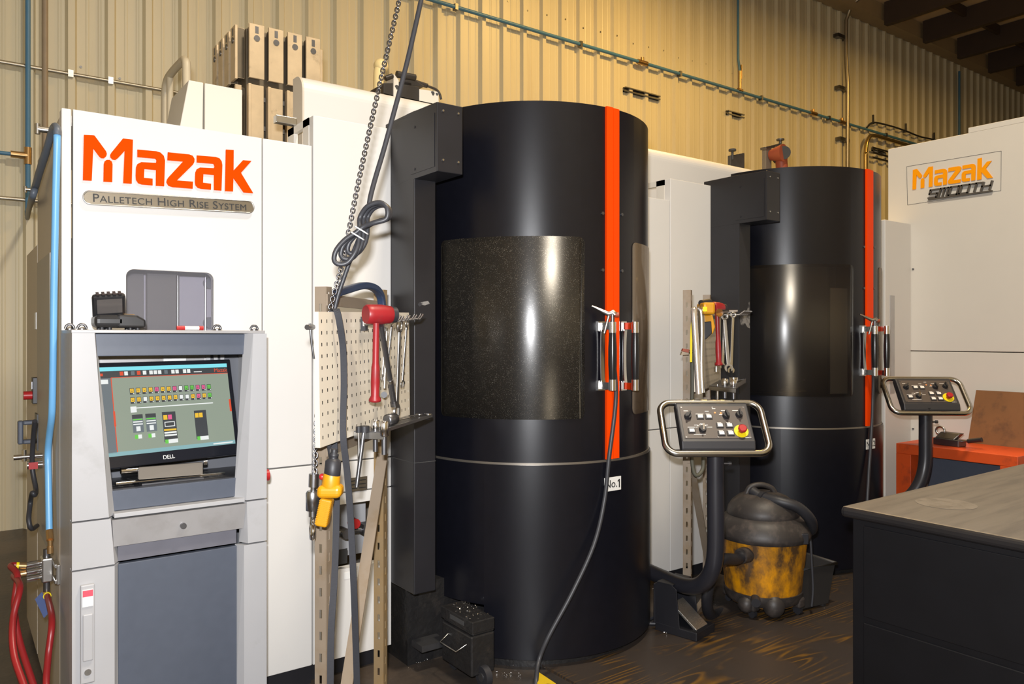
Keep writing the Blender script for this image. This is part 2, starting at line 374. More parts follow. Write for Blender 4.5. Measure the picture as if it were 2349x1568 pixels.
# ------------------------------------------------------------------ pipes and fittings on the wall
def pipe(name, pts, r, m, label, cat='pipe', clips=(), n=10):
    t = thing(name, label, cat, pts[0]); MB().tube(pts, r, n).build('pipe_run', m, t)
    for c in clips:
        MB().box(c[0]-.05, c[1]-.02, c[2]-.012, c[0]+.05, YW-.047, c[2]+.012).build('pipe_clip', DSTEEL, t)
    return t
YQ = YW-.09
def pw(px, py, y=YQ): return P(px, py, Y=y)
t = thing('air_line', 'vertical blue air pipe on the wall at the far left with a brass tee', 'pipe', pw(62, 490))
a, b = pw(66, 0), pw(62, 492); a.x = b.x = (a.x+b.x)/2; a.z += .8
MB().tube([a, b], .02, 10).build('pipe_run', BLUEP, t)
te = pw(60, 357); te.x = a.x
MB().cyl(te+V((0,0,-.07)), te+V((0,0,.07)), .028).cyl(te, te+V((-.12,0,0)), .028).build('pipe_tee', COPPER, t)
MB().tube([te+V((-.1,0,0)), te+V((-4,0,0))], .016, 10).build('pipe_branch', BLUEP, t)
a = pw(0, 152, YW-.05); b = pw(410, 204, YW-.05); z_ = (a.z+b.z)/2
t = pipe('conduit', [(-3.5, YW-.05, z_), (b.x+1.2, YW-.05, z_)], .017, GALV, 'thin steel conduit crossing the wall high above the white control cabinet', 'conduit')
for px_ in (163, 255): 
    q = pw(px_, 180); MB().box(q.x-.02, YW-.075, z_-.03, q.x+.02, YW-.02, z_+.03).build('conduit_clip', STEEL, t)
a = pw(30, 456, YW-.05)
pipe('conduit', [(-3.5, YW-.05, a.z), (a.x+1.6, YW-.05, a.z)], .017, GALV, 'low steel conduit ending behind the bent grey hose', 'conduit')
a = pw(112, 0, YW-.06); b = pw(103, 300, YW-.06)
pipe('wall_pipe', [(b.x, YW-.06, 6.5), (b.x, YW-.06, 0)], .024, RUSTP, 'vertical brown painted pipe beside the blue air pipe', 'pipe')
# long blue main
zm = 5.385
t = thing('air_main', 'long blue air main running along the whole ribbed wall', 'pipe', (0, YW-.085, zm))
MB().tube([(-2, YW-.085, zm), (26, YW-.085, zm)], .022, 10).build('pipe_run', BLUEP, t)
for px_, py_ in ((1474, 149), (1866, 258), (1932, 276)):
    q = pw(px_, py_); MB().tube([(q.x-.09, YW-.085, zm), (q.x+.09, YW-.085, zm)], .034, 10).cyl((q.x, YW-.085, zm), (q.x, YW-.085, zm+.07), .026).build('brass_coupling', COPPER, t)
for k in range(14):
    xx = -1+1.9*k; MB().box(xx-.02, YW-.11, zm-.035, xx+.02, YW-.048, zm+.035).build('pipe_clip', DSTEEL, t)
q = pw(1698, 208)
t = thing('air_drop', 'thin blue pipe dropping to the valve on the air main', 'pipe', (q.x, YW-.085, zm))
MB().tube([(q.x-.03, YW-.07, 7.3), (q.x-.02, YW-.07, zm+.5), (q.x, YW-.085, zm+.3)], .018, 8).build('pipe_run', BLUEP, t)
MB().cyl((q.x, YW-.085, zm), (q.x, YW-.085, zm+.32), .024, n=10).cyl((q.x-.05, YW-.085, zm+.02), (q.x+.05, YW-.085, zm+.02), .03, n=10).box(q.x+.02, YW-.1, zm+.2, q.x+.035, YW-.08, zm+.42).build('brass_valve', COPPER, t)
q = pw(2203, 260)
pipe('air_drop', [(q.x, YW-.07, 7.2), (q.x, YW-.07, 4.2)], .022, BLUEP, 'thin blue pipe far along the wall above the stepped white machine', 'pipe')
q = pw(1944, 250, YW-.1)
t = pipe('vertical_conduit', [(q.x-.02, YW-.55, 7.6), (q.x-.02, YW-.18, 7.45), (q.x-.04, YW-.1, 7.2), (q.x-.05, YW-.1, 6.6), (q.x, YW-.1, 6.1), (q.x, YW-.1, 0)], .034, GALV, 'tall galvanised conduit rising to the eave on three wall brackets', 'conduit')
for px_, py_ in ((1932, 84), (1935, 203), (1937, 320)):
    q2 = pw(px_, py_, YW-.08); MB().box(q2.x-.16, YW-.1, q2.z-.03, q2.x+.14, YW-.005, q2.z+.03).build('strut_bracket', DSTEEL, t)
def strut(px0, py0, px1, label):
    a = pw(px0, py0, YW-.04); b = pw(px1, py0, YW-.04)
    mb = MB().box(a.x, YW-.06, a.z-.03, b.x, YW-.005, a.z-.015).box(a.x, YW-.06, a.z+.015, b.x, YW-.005, a.z+.03).box(a.x, YW-.03, a.z-.03, b.x, YW-.005, a.z+.03)
    tag(mb.build('strut_channel', DSTEEL), label, 'strut channel', 'strut channels on the wall')
strut(1433, 204, 1513, 'long dark strut channel on the wall above the round black door')
strut(1669, 257, 1706, 'short dark strut channel under the valve of the air main')
strut(2003, 341, 2030, 'short dark strut channel beside the bent conduit near the stepped white machine')
a = pw(1986, 380, YW-.12); b = pw(1986, 330, YW-.12); c = pw(2010, 312, YW-.12); d = pw(2160, 352, YW-.12); 
z2 = c.z; pts = catmull([V((a.x, a.y, 0)), V((a.x, a.y, z2-.9)), V((a.x, a.y, z2-.35)), V((a.x+.08, a.y, z2-.1)), V((a.x+.32, a.y, z2)), V((a.x+1.2, a.y, z2)), V((a.x+6, a.y, z2))], 5)
pipe('bent_conduit', pts, .035, mat('brass_toned_conduit', (.6, .45, .2), .3, .9), 'conduit bent through a right angle below the air main', 'conduit')
# hanging cable on hooks
t = thing('hung_cable', 'dark cable drooping between hooks just above the air main', 'cable', pw(1990, 290))
pts = [pw(1988, 293), pw(2003, 281), pw(2040, 288), pw(2077, 300), pw(2110, 313), pw(2145, 321), pw(2230, 345)]
MB().tube(catmull(pts, 5), .016, 6).build('cable_run', CABLE, t)
for px_, py_ in ((2002, 281), (2077, 300), (2142, 320)):
    q = pw(px_, py_); MB().box(q.x-.02, q.y-.02, q.z-.03, q.x+.02, YW-.048, q.z+.0).box(q.x-.012, q.y-.02, q.z, q.x+.012, q.y+.01, q.z+.14).build('cable_hook', DSTEEL, t)
q0 = pw(2000, 322); q1 = pw(2150, 365)
mb = MB()
for k in range(3): mb.tube([(q0.x, YW-.1, q0.z-.13-.09*k), (q0.x+6, YW-.1, q0.z-.13-.09*k)], .018, 6)
tag(mb.build('wire_tray', DSTEEL), 'set of thin rods running along the wall under the bent conduit', 'wire tray')

# ------------------------------------------------------------------ white pallet system enclosure
XE = .348; ZT = 2.478
XA, XB, XC, XS = .3846, 1.119, 1.351, 1.752
E = thing('pallet_system_enclosure', 'white pallet system enclosure with big orange-red lettering and a small window', 'machine enclosure', (XE, YP, 0))
def xpl(px): return P(px, 700, Y=YP).x
def zpl(px, py): return P(px, py, Y=YP).z
g = .003
MB().box(XE, YP, .09, XA-g, YP+.06, ZT).build('corner_post', WHITE, E, .004)
wx0, wx1, wz0, wz1 = xpl(289), xpl(490), 1.2, 1.872
def round_rect(x0, z0, x1, z1, r, n=6):
    out = []
    for cx, cz, a0 in ((x1-r, z1-r, 0), (x0+r, z1-r, 90), (x0+r, z0+r, 180), (x1-r, z0+r, 270)):
        for k in range(n+1):
            a = math.radians(a0+90*k/n); out.append((cx+r*math.cos(a), cz+r*math.sin(a)))
    return out
def holed_panel(mb, x0, z0, x1, z1, hole, y0, y1):
    # rectangular plate with a rounded hole: ring of quads between the hole and the rectangle
    n = len(hole); cx = sum(p[0] for p in hole)/n; cz = sum(p[1] for p in hole)/n
    outer = []
    for hx, hz in hole:
        dx, dz = hx-cx, hz-cz; t = min([((x1-cx)/dx if dx > 0 else (x0-cx)/dx) if abs(dx) > 1e-9 else 1e9, ((z1-cz)/dz if dz > 0 else (z0-cz)/dz) if abs(dz) > 1e-9 else 1e9])
        outer.append((cx+dx*t, cz+dz*t))
    # make sure rectangle corners are present
    for cxn, czn in ((x0, z0), (x1, z0), (x1, z1), (x0, z1)):
        i = min(range(n), key=lambda k: (outer[k][0]-cxn)**2+(outer[k][1]-czn)**2); outer[i] = (cxn, czn)
    for y, inv in ((y0, False), (y1, True)):
        vs = [(p[0], y, p[1]) for p in hole]+[(p[0], y, p[1]) for p in outer]
        F = [(i, (i+1) % n, n+(i+1) % n, n+i) for i in range(n)]
        mb.add(vs, F if inv else [f[::-1] for f in F])
    mb.add([(p[0], y0, p[1]) for p in hole]+[(p[0], y1, p[1]) for p in hole], [(i, (i+1) % n, n+(i+1) % n, n+i) for i in range(n)])
    mb.add([(p[0], y0, p[1]) for p in outer]+[(p[0], y1, p[1]) for p in outer], [(n+i, n+(i+1) % n, (i+1) % n, i) for i in range(n)])
mb = MB(); holed_panel(mb, XA+g, .09, XB-g, ZT, round_rect(wx0, wz0, wx1, wz1, .03), YP, YP+.04); mb.build('front_panel', WHITE, E)
zs = 1.011
MB().box(XB+g, YP, zs+g, XC-g, YP+.06, ZT).build('narrow_panel', WHITE, E, .003)
MB().box(XB+g, YP, .09, XC-g, YP+.06, zs-g).build('narrow_panel', WHITE, E, .003)
MB().box(XE+.01, YP+.02, .0, XC, YP+.05, .09).build('kick_plate', BLACKM, E)
MB().box(XE+.004, YP+.03, .09, XC, YP+.055, ZT-.01).box(XC-.1, YP+.05, .1, XC-.05, YP+.9, ZT-.02).build('inner_frame', SEAM, E) if False else None
# side wall, roof and back of the enclosure
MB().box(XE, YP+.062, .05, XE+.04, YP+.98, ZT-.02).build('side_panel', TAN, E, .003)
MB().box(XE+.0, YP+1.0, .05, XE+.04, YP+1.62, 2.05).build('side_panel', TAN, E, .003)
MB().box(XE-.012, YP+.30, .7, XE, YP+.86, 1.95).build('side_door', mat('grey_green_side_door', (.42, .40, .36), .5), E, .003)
MB().box(XE+.04, YP+.062, ZT-.05, XC+.02, YP+.98, ZT-.01).build('roof_panel', WHITE, E)
# window interior and pane
mb = MB(); mb.prism([V((p[0], YP+.012, p[1])) for p in round_rect(wx0-.0, wz0, wx1+.0, wz1, .03)], (0, .006, 0)); mb.build('window_pane', PANEC, E)
mb = MB().box(wx0-.2, YP+.46, 1.1, wx1+.3, YP+.48, 2.0)
mb.box(wx0-.16, YP+.05, 1.1, wx0-.15, YP+.46, 2.0).box(wx1+.2, YP+.05, 1.1, wx1+.21, YP+.46, 2.0).box(wx0-.16, YP+.05, 2.0, wx1+.21, YP+.46, 2.01).box(wx0-.16, YP+.05, 1.09, wx1+.21, YP+.46, 1.1)
mb.build('window_recess', mat('lit_grey_interior', (.46, .45, .49), .4, var=.1), E)
q = P(403, 690, Y=YP+.4)
MB().box(wx0-.1, YP+.38, 1.1, q.x-.14, YP+.42, 2.0).box(q.x-.14, YP+.3, 1.1, q.x-.02, YP+.34, 2.0).build('inner_guide', DARKINT, E)
MB().cyl((q.x, YP+.36, 1.1), (q.x, YP+.36, 1.93), .006, n=8).cyl((P(471, 690, Y=YP+.4).x, YP+.4, 1.1), (P(471, 690, Y=YP+.4).x, YP+.4, 2), .005, n=8).build('guide_rod', CHROME, E)
q = P(483, 649, Y=YP+.42)
MB().cyl((q.x, YP+.40, q.z), (q.x, YP+.45, q.z), .028).cyl((q.x, YP+.40, q.z-.19), (q.x, YP+.45, q.z-.19), .028).build('round_port', SLATE, E)
# lettering (a flat raised logo; traced in the plane of the panel)
def rnd(c, r, a0, a1, n=6): return [(c[0]+r*math.cos(math.radians(a0+(a1-a0)*k/n)), c[1]+r*math.sin(math.radians(a0+(a1-a0)*k/n))) for k in range(n+1)]
LG = {
 'm': [[(486,783),(540,786),(548,788),(614,878),(619,893),(615,908),(602,919),(586,918),(576,910),(540,862),(531,1049),(480,1046)],
       [(712,804),(770,811),(763,1066),(714,1063),(722,876),(683,918),(668,929),(652,926),(640,914),(638,899),(645,886)],
       [(599,1054),(601,952),(606,936),(618,928),(634,928),(647,938),(652,953),(650,1057)]],
 'a': [[(796,868),(905,878),(930,886),(949,905),(956,932),(951,1081),(903,1078),(904,987),(836,981),(834,1032),(884,1037),(884,1076),(822,1071),(800,1063),(788,1044),(786,1020),(788,970),(796,952),(818,941),(904,945),(907,932),(900,921),(796,912)]],
 'z': [[(972,884),(1095,896),(1116,904),(1127,922),(1126,940),(1118,955),(1025,1047),(1118,1054),(1116,1095),(1000,1086),(976,1078),(964,1058),(967,1042),(975,1030),(1060,938),(970,930)]],
 'a2': [[(1140,902),(1250,911),(1272,919),(1284,936),(1288,958),(1283,1106),(1240,1103),(1240,1016),(1178,1010),(1176,1060),(1223,1066),(1222,1101),(1168,1096),(1146,1090),(1133,1075),(1130,1055),(1132,1000),(1140,982),(1158,972),(1240,976),(1243,965),(1237,951),(1140,943)]],
 'k': [[(1309,868),(1354,871),(1353,990),(1408,930),(1457,934),(1396,1003),(1467,1121),(1412,1117),(1352,1032),(1350,1111),(1304,1109)]]}
S1 = 1568/620
LN = {k: [[(lambda q: (q.x, q.z))(P(x_/S1, y_/S1, Y=YP)) for x_, y_ in poly] for poly in polys] for k, polys in LG.items()}
for k, polys in LN.items():
    mb = MB()
    for poly in polys: mb.prism([V((x_, YP-.006, z_)) for x_, z_ in poly], (0, .0055, 0))
    mb.build('logo_letter', LOGO, E)
a = P(190, 453, Y=YP); b = P(580, 476, Y=YP); ex = (b-a).normalized(); ez = V((-ex.z, 0, ex.x)); W_ = (b-a).length; r_ = .0255
pill = [a+ex*(p[0])+ez*p[1] for p in round_rect(0, -r_, W_, r_, r_-.001, 8)]
pl = MB().prism([p+V((0,-.012,0)) for p in pill], (0, .0118, 0)).build('name_plate', BPLATE, E)
MB().tube([p+V((0,-.012,0)) for p in pill], .003, 6, closed=True).build('plate_rim', STEEL, pl).matrix_parent_inverse = Matrix()
mb = MB(); text(mb, 'Palletech High Rise System', .0465, frame((a+b)/2+V((0,-.0135,.0))-ez*.002, ex, ez), .002, caps=True, space=1.04, scap=.8)
w0 = max(v.x for v in mb.v)-min(v.x for v in mb.v); s_ = W_*.9/w0; c0 = (a+b)/2
for i, v in enumerate(mb.v): d_ = (v-c0).dot(ex); mb.v[i] = v+ex*d_*(s_-1)
mid_ = lambda f: sum(((mb.v[i]-c0).dot(ex) for i in f), 0)/len(f)
spans = sorted((min((mb.v[i]-c0).dot(ex) for i in f), max((mb.v[i]-c0).dot(ex) for i in f)) for f in mb.f)
gaps = []; hi_ = spans[0][1]
for lo_, h_ in spans[1:]:
    if lo_ > hi_: gaps.append((lo_-hi_, (lo_+hi_)/2))
    hi_ = max(hi_, h_)
cuts = [-9]+sorted(g_[1] for g_ in sorted(gaps)[-3:])+[9]
for k in range(4):
    wb = MB(); fs_ = [f for f in mb.f if cuts[k] <= mid_(f) < cuts[k+1]]
    for f in fs_: wb.add([mb.v[i] for i in f], [tuple(range(len(f)))])
    wb.build('plate_word', INK, pl).matrix_parent_inverse = Matrix()

# ------------------------------------------------------------------ things standing on and behind the enclosure
t = thing('slanted_cover', 'cream trapezoid sheet cover and box standing on top of the lettered white enclosure', 'machine cover', (.95, 4.0, ZT-.01))
def q4(pts, y): return [P(a_, b_, Y=y) for a_, b_ in pts]
zt = 2.865; p = q4([(433,183),(466.6,187),(464.6,287),(398.6,279)], 4.0)
for v in p[:2]: v.z = zt
for v in p[2:]: v.z = ZT-.01
MB().prism(p, (0, .36, 0)).build('trapezoid_cover', WHITE2, t, .004)
xa, xb = P(468.8, 192, Y=4.0).x, P(556, 204, Y=4.0).x
MB().box(xa+.002, 4.0, ZT-.01, xb, 4.36, zt).build('cover_box', WHITE2, t, .004)
t = thing('guard_rail', 'beige tubular guard rail end rising behind the slanted cover', 'guard rail', (1.10, 4.7, 0))
a = P(428, 128, Y=4.75); far = P(380, 187, X=a.x)
pts = catmull([V((a.x, 4.75, 0)), V((a.x, 4.75, a.z-.6)), V((a.x, 4.75, a.z-.12)), V((a.x, 4.78, a.z-.02)), V((a.x, 4.9, a.z)), V((a.x, far.y-.1, a.z)), V((a.x, far.y, a.z-.05)), V((a.x, far.y+.02, a.z-.2)), V((a.x, far.y+.02, a.z-.8)), V((a.x, far.y+.02, 0))], 6)
MB().tube(pts, .024, 10).build('rail_hoop', mat('beige_rail_paint', (.60, .52, .37), .45), t)
MB().tube([(a.x, far.y-.12, 0), (a.x, far.y-.12, a.z)], .02, 10).build('rail_post', MATS['beige_rail_paint'], t)

# fixture tower with vises
T = thing('fixture_tower', 'tall square workholding tower covered in bronze-coloured vises on top of the machine', 'fixture tower', (1.65, 4.9, 0))
x0, x1, y0, y1, ztop = 1.425, 1.865, 4.63, 5.16, 3.44
MB().box(x0, y0, 1.0, x1, y1, ztop).build('tower_column', VISED, T, .012)
MB().box(x0-.05, y0-.05, .0, x1+.05, y1+.05, 1.0).build('tower_pedestal', VISED, T, .01)
def vise(cx, cz, h, face, low):
    # plate with jaws, slot and bolt on the front or left face
    w = .045
    if face == 'F': f = lambda u, d, z: V((cx+u, y0-d, cz+z))
    else: f = lambda u, d, z: V((x0-d, cx+u, cz+z))
    def bx(mb, u0, u1, d0, d1, z0_, z1_):
        A, B = f(u0, d0, z0_), f(u1, d1, z1_); mb.box(A.x, A.y, A.z, B.x, B.y, B.z)
    mb = MB()
    if low: bx(mb, -w+.012, w, .02, .045, -h/2, h/2); bx(mb, -w-.004, -w+.014, .02, .058, -h/2, h/2)
    else: bx(mb, -w, w, .042, .058, -h/2, h/2)
    mb.m = 1; bx(mb, -w+.008, w-.012, .0, .042, -h/2+.01, h/2-.01)
    o = mb.build('vise', [VISEM, VISED], T, .002)
    mb = MB()
    if not low:
        bx(mb, -.010, .010, .058, .0595, h*.33, h*.46); mb.cyl(f(0, .055, h*.24), f(0, .062, h*.24), .018, n=14)
        o2 = mb.build('vise_bolt', DSTEEL, o)
    else:
        bx(mb, w, w+.012, .02, .04, -h*.3, -h*.22); bx(mb, w, w+.012, .02, .04, h*.22, h*.3); bx(mb, -w, w, .0, .05, -h/2-.03, -h/2)
        o2 = mb.build('vise_screw', DSTEEL, o)
    o2.matrix_parent_inverse = Matrix()
for i in range(4):
    cx = x0+.048+i*.116
    vise(cx, 3.29, .32, 'F', False); vise(cx, 2.93, .33, 'F', True)
    cy = y0+.06+i*.13
    vise(cy, 3.29, .32, 'L', False); vise(cy, 2.93, .33, 'L', True)
    MB().box(x1, cy-.04, 3.05, x1+.05, cy+.04, 3.42).build('vise', VISEM, T, .003)

# ------------------------------------------------------------------ machine modules (white column, hood, black door station)
DX = 2.40
CXY = V((2.657, 3.445)); RC = .65; ZTOP = 2.735; ZSP = .983
def cyl_hit(px, r=RC, near=True, c=CXY):
    d = ray(px, 700); d2 = V((d.x, d.y)); b_ = d2.dot(c); a_ = d2.dot(d2); cc = c.dot(c)-r*r; disc = b_*b_-a_*cc
    if disc < 0: disc = 0
    t = (b_-math.sqrt(disc))/a_; return d2*t, t
def phi(px, r=RC): q, t = cyl_hit(px, r); return math.atan2(q.y-CXY.y, q.x-CXY.x) % (2*PI)
def zc(px, py, r=RC): q, t = cyl_hit(px, r); return EYE-(py-HZ)/FPX*t
def hood(dx, label):
    t = thing('machine_hood', label, 'machine hood', (1.43+dx, 3.72, 2.4))
    prof = [(3.72, 2.45), (3.72, 2.83)]+[(3.81+.09*math.cos(a_), 2.83+.09*math.sin(a_)) for a_ in [math.radians(180-10*k) for k in range(10)]]+[(3.85, 2.92), (3.85, 2.45)]
    poly = [V((1.435+dx, y_, z_)) for y_, z_ in prof]
    mb = MB().prism(poly, (1.93, 0, 0)); mb.build('hood_shell', WHITE, t)
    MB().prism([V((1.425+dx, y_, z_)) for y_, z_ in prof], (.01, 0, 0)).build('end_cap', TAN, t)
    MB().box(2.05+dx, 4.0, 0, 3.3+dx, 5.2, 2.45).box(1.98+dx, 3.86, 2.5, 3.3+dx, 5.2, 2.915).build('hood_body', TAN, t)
    return t
def column(dx, label, full):
    x0, x1 = XC+dx, XS+dx
    t = thing('machine_column', label, 'machine panel', (x0, YP, 0)); zt = 2.62
    MB().box(x0+g, YP, zs+g, x1, YP+.05, zt).build('upper_panel', WHITE, t, .003)
    zl = .865
    MB().box(x0+g, YP, zl+g, x1, YP+.05, zs-g).build('middle_panel', WHITE, t, .002)
    q = [xpl(783)+.0, xpl(868), zpl(800, 1295), zpl(800, 1178)]
    if full:
        ax0, ax1, az0, az1 = x0+.12, x0+.36, .505, .81
        MB().box(x0+g, YP, .09, ax0, YP+.05, zl-g).box(ax1, YP, .09, x1, YP+.05, zl-g).box(ax0, YP, .09, ax1, YP+.05, az0).box(ax0, YP, az1, ax1, YP+.05, zl-g).build('lower_panel', WHITE, t)
        MB().box(ax0, YP+.2, az0, ax1, YP+.21, az1).build('recess_back', LGREY, t)
        MB().cyl((ax0+.02, YP+.06, .66), (ax1-.02, YP+.06, .66), .014, n=12).cyl((ax0+.06, YP+.02, .66), (ax0+.06, YP+.1, .66), .024, n=12).box(ax0+.15, YP+.03, .64, ax0+.19, YP+.09, .69).build('air_valve', DSTEEL, t)
        MB().cyl((ax0+.11, YP+.03, .70), (ax0+.11, YP+.08, .70), .024, n=12).build('valve_knob', REDB, t)
        MB().box(ax0-.0, YP-.003, .53, ax0+.05, YP, .60).build('black_decal', INK, t)
        lp = MB().box(xpl(800), YP-.003, zpl(800, 1128), xpl(842), YP, zpl(800, 1096)).build('data_plate', STEEL, t)
        mb = MB(); zz = zpl(800, 1128); 
        for r_ in range(3):
            for c_ in range(2): mb.box(xpl(803)+c_*.045, YP-.0038, zz+.012+.018*r_, xpl(803)+c_*.045+.035, YP-.003, zz+.017+.018*r_)
        mb.build('plate_print', INK, lp).matrix_parent_inverse = Matrix()
        MB().box(xpl(789), YP-.002, .455, xpl(820), YP, .485).build('small_label', LABEL, t)
    else:
        MB().box(x0+g, YP, .09, x1, YP+.05, zl-g).build('lower_panel', WHITE, t, .002)
        MB().box(XB+dx+g, YP, zs+g, x0-g, YP+.05, ZT).build('narrow_panel', WHITE, t, .003)
        MB().box(XB+dx+g, YP, .09, x0-g, YP+.05, zs-g).build('narrow_panel', WHITE, t, .003)
    # open left cheek with a slot, and the small bracket
    MB().box(x0, YP+.05, ZT-.05, x0+.02, YP+.12, zt).box(x0, YP+.24, ZT-.05, x0+.02, YP+.32, zt).box(x0, YP+.05, zt-.035, x0+.02, YP+.32, zt).box(x0, YP+.05, 1.0, x0+.02, YP+.32, ZT-.05).build('column_cheek', WHITE2, t)
    MB().box(x0-.0, YP+.05, .0, x1, YP+.06, .09).build('kick_plate', BLACKM, t)
    q = P(650, 276, Y=YP+.2)
    MB().box(x0-.10, YP+.20, q.z-.012, x0, YP+.24, q.z+.022).build('sensor_bracket', STEEL, t, .002)
    return t
column(0, 'white machine panel between the lettered enclosure and the No.1 black door', True)
column(DX, 'white machine panel between the two round black doors', False)
hood(0, 'white rounded hood above the machine panel left of the No.1 black door')
hood(DX, 'white rounded hood between the two round black doors')

def rr_patch(mb, r, f0, f1, z0, z1, rad, n=26):
    # rounded rectangle on the cylinder surface
    fs = []; w = abs(f1-f0)*r
    us = sorted(set([0, .1*rad, .3*rad, .6*rad, rad, w-rad, w-.6*rad, w-.3*rad, w-.1*rad, w]+[w*k/n for k in range(n+1)]))
    vs = []
    for u in us:
        d_ = rad-u if u < rad else rad-(w-u) if u > w-rad else 0; d_ = max(0, d_)
        h_ = rad-math.sqrt(max(0, rad*rad-d_*d_)); f_ = f0+(f1-f0)*u/w
        for z_ in (z0+h_, z1-h_): vs.append(V((CXY.x+r*math.cos(f_), CXY.y+r*math.sin(f_), z_)))
    mb.add(vs, [(2*i, 2*i+2, 2*i+3, 2*i+1) for i in range(len(us)-1)], True)
F0, F1 = math.radians(181), math.radians(359)
fst0, fst1, fst2 = phi(1388), phi(1403), phi(1418)
fw0, fw1 = phi(1013), phi(1340); fw2, fw3 = phi(1450), math.radians(347)
wz0_, wz1_ = zc(1230, 962), zc(1230, 541)
def station(num, dx, label, pane):
    S = thing('pallet_door_station', label, 'machine door', (2.64, 3.0, 0))
    def shell(mb, f0, f1, z0, z1, r0=RC-.02, r1=RC, n=24): mb.arc(CXY.x, CXY.y, r0, r1, f0, f1, z0, z1, n)
    hz0, hz1 = wz0_+.018, wz1_-.018; fi = .018/RC
    mb = MB(); shell(mb, F0, fw0+fi, ZSP+.008, ZTOP, n=8); shell(mb, fw0+fi, fw1-fi, hz1, ZTOP, n=40); shell(mb, fw0+fi, fw1-fi, ZSP+.008, hz0, n=40); shell(mb, fw1-fi, fst1, ZSP+.008, ZTOP, n=6)
    ax_ = (CXY.x, CXY.y, 0)
    dl = recenter(mb.build('left_door', BLACK, S), ax_)
    mb = MB(); rr_patch(mb, RC+.003, fw0, fw1, wz0_, wz1_, .03); recenter(mb.build('door_window', pane, S, solid=.005), ax_)
    mb = MB(); shell(mb, fst1+.002, fw2+fi, ZSP+.008, ZTOP, n=8); shell(mb, fw2+fi, fw3-fi, hz1, ZTOP, n=16); shell(mb, fw2+fi, fw3-fi, ZSP+.008, hz0, n=16); shell(mb, fw3-fi, F1, ZSP+.008, ZTOP, n=8)
    recenter(mb.build('right_door', BLACK, S), ax_)
    mb = MB(); rr_patch(mb, RC+.003, fw2, fw3, wz0_, wz1_, .03, 14); recenter(mb.build('door_window', PANEB, S, solid=.005), ax_)
    MB().arc(CXY.x, CXY.y, RC-.01, RC+.014, fst0, fst1-.003, ZSP+.012, ZTOP+.001, 3).build('orange_stripe', ORANGE, S)
    MB().arc(CXY.x, CXY.y, RC-.01, RC+.008, fst1+.009, fst2, ZSP+.012, ZTOP+.001, 3).build('orange_stripe', ORANGE, S)
    # door screws beside the stripes
    mb = MB()
    for px_, py_ in ((1382, 489), (1426, 492), (1382, 619), (1426, 621)):
        f_ = phi(px_); z_ = zc(px_, py_); n_ = V((math.cos(f_), math.sin(f_), 0)); p_ = V((CXY.x, CXY.y, z_))+n_*RC; mb.cyl(p_, p_+n_*.006, .008, n=10)
    mb.build('door_screws', DSTEEL, S)
    # skirt with the stepped cut-out at lower left
    fc = phi(1110, RC+.012)
    mb = MB(); shell(mb, F0, fc, .30, ZSP, RC-.01, RC+.012, 14); shell(mb, fc, F1, .05, ZSP, RC-.01, RC+.012, 40)
    recenter(mb.build('lower_skirt', BLACK, S), ax_)
    MB().arc(CXY.x, CXY.y, RC-.02, RC+.004, F0, F1, ZSP-.001, ZSP+.010, 48).build('joint_ring', mat('worn_joint_steel', (.32, .29, .25), .35, .8), S)
    MB().arc(CXY.x, CXY.y, .45, RC-.03, F0, F1, .0, .05, 30).build('skirt_foot', SOOT, S)
    # left and right frames
    yf = 3.167
    MB().box(XS, yf, .395, 1.868, YP+.06, ZTOP-.08).box(1.868, YP+.02, .395, CXY.x-RC+.03, YP+.08, ZTOP-.1).build('side_frame', BLACKM, S, .004)
    MB().box(XS-.0005, yf-.0005, zs-.002, 1.8685, YP-.01, zs+.001).build('frame_joint', SEAM, S)
    MB().box(CXY.x+RC-.03, YP+.01, .1, 3.42, YP+.08, ZTOP-.1).build('side_frame', BLACKM, S, .004)
    sy_ = yf-.0012
    pts_ = ((950+12, 693), (982, 690), (986, 696), (975, 700), (968, 699), (962, 703), (958, 698)) if not dx else ((953, 720), (960, 702), (975, 700), (985, 688), (993, 660), (996, 668), (996, 745), (985, 742), (975, 728), (962, 738), (956, 734))
    MB().prism([P(a_, b_, Y=sy_) for a_, b_ in pts_], (0, .001, 0)).build('scuff_mark', mat('bare_metal_scuff', (.22, .21, .2), .5, dirt=(.03, .03, .035), dscale=22, dlo=.45, dhi=.6), S)
    # head box with latch plate
    yb = 2.957
    poly = [V((XS-.001, yb, 2.336)), V((XS-.001, yb, 2.645)), V((XS-.001, yb+.28, 2.655)), V((XS-.001, yb+.28, 2.64)), V((XS-.001, YP, 2.655)), V((XS-.001, YP, 2.336))]
    MB().prism(poly, (.135, 0, 0)).build('head_box', BLACKM, S, .003)
    MB().box(XS-.003, yb+.02, 2.36, XS-.001, yb+.24, 2.6).cyl((XS-.006, yb+.20, 2.575), (XS-.002, yb+.20, 2.575), .006, n=8).cyl((XS-.006, yb+.20, 2.38), (XS-.002, yb+.20, 2.38), .006, n=8).build('cover_plate', BLACKM, S)
    mb = MB()
    for u in (.03, .11):
        for z_ in (2.39, 2.61): mb.cyl((XS+u, yb-.004, z_), (XS+u, yb, z_), .005, n=8)
    mb.build('box_screws', STEEL, S)
    # interior seen through the windows
    MB().box(2.04, 3.68, .9, 3.28, 3.70, 2.44).box(2.04, 3.47, .9, 2.06, 3.70, 2.44).box(3.26, 3.47, .9, 3.28, 3.70, 2.44).box(2.25, 3.1, .88, 3.06, 3.70, .9).build('loading_chamber', DARKINT, S)
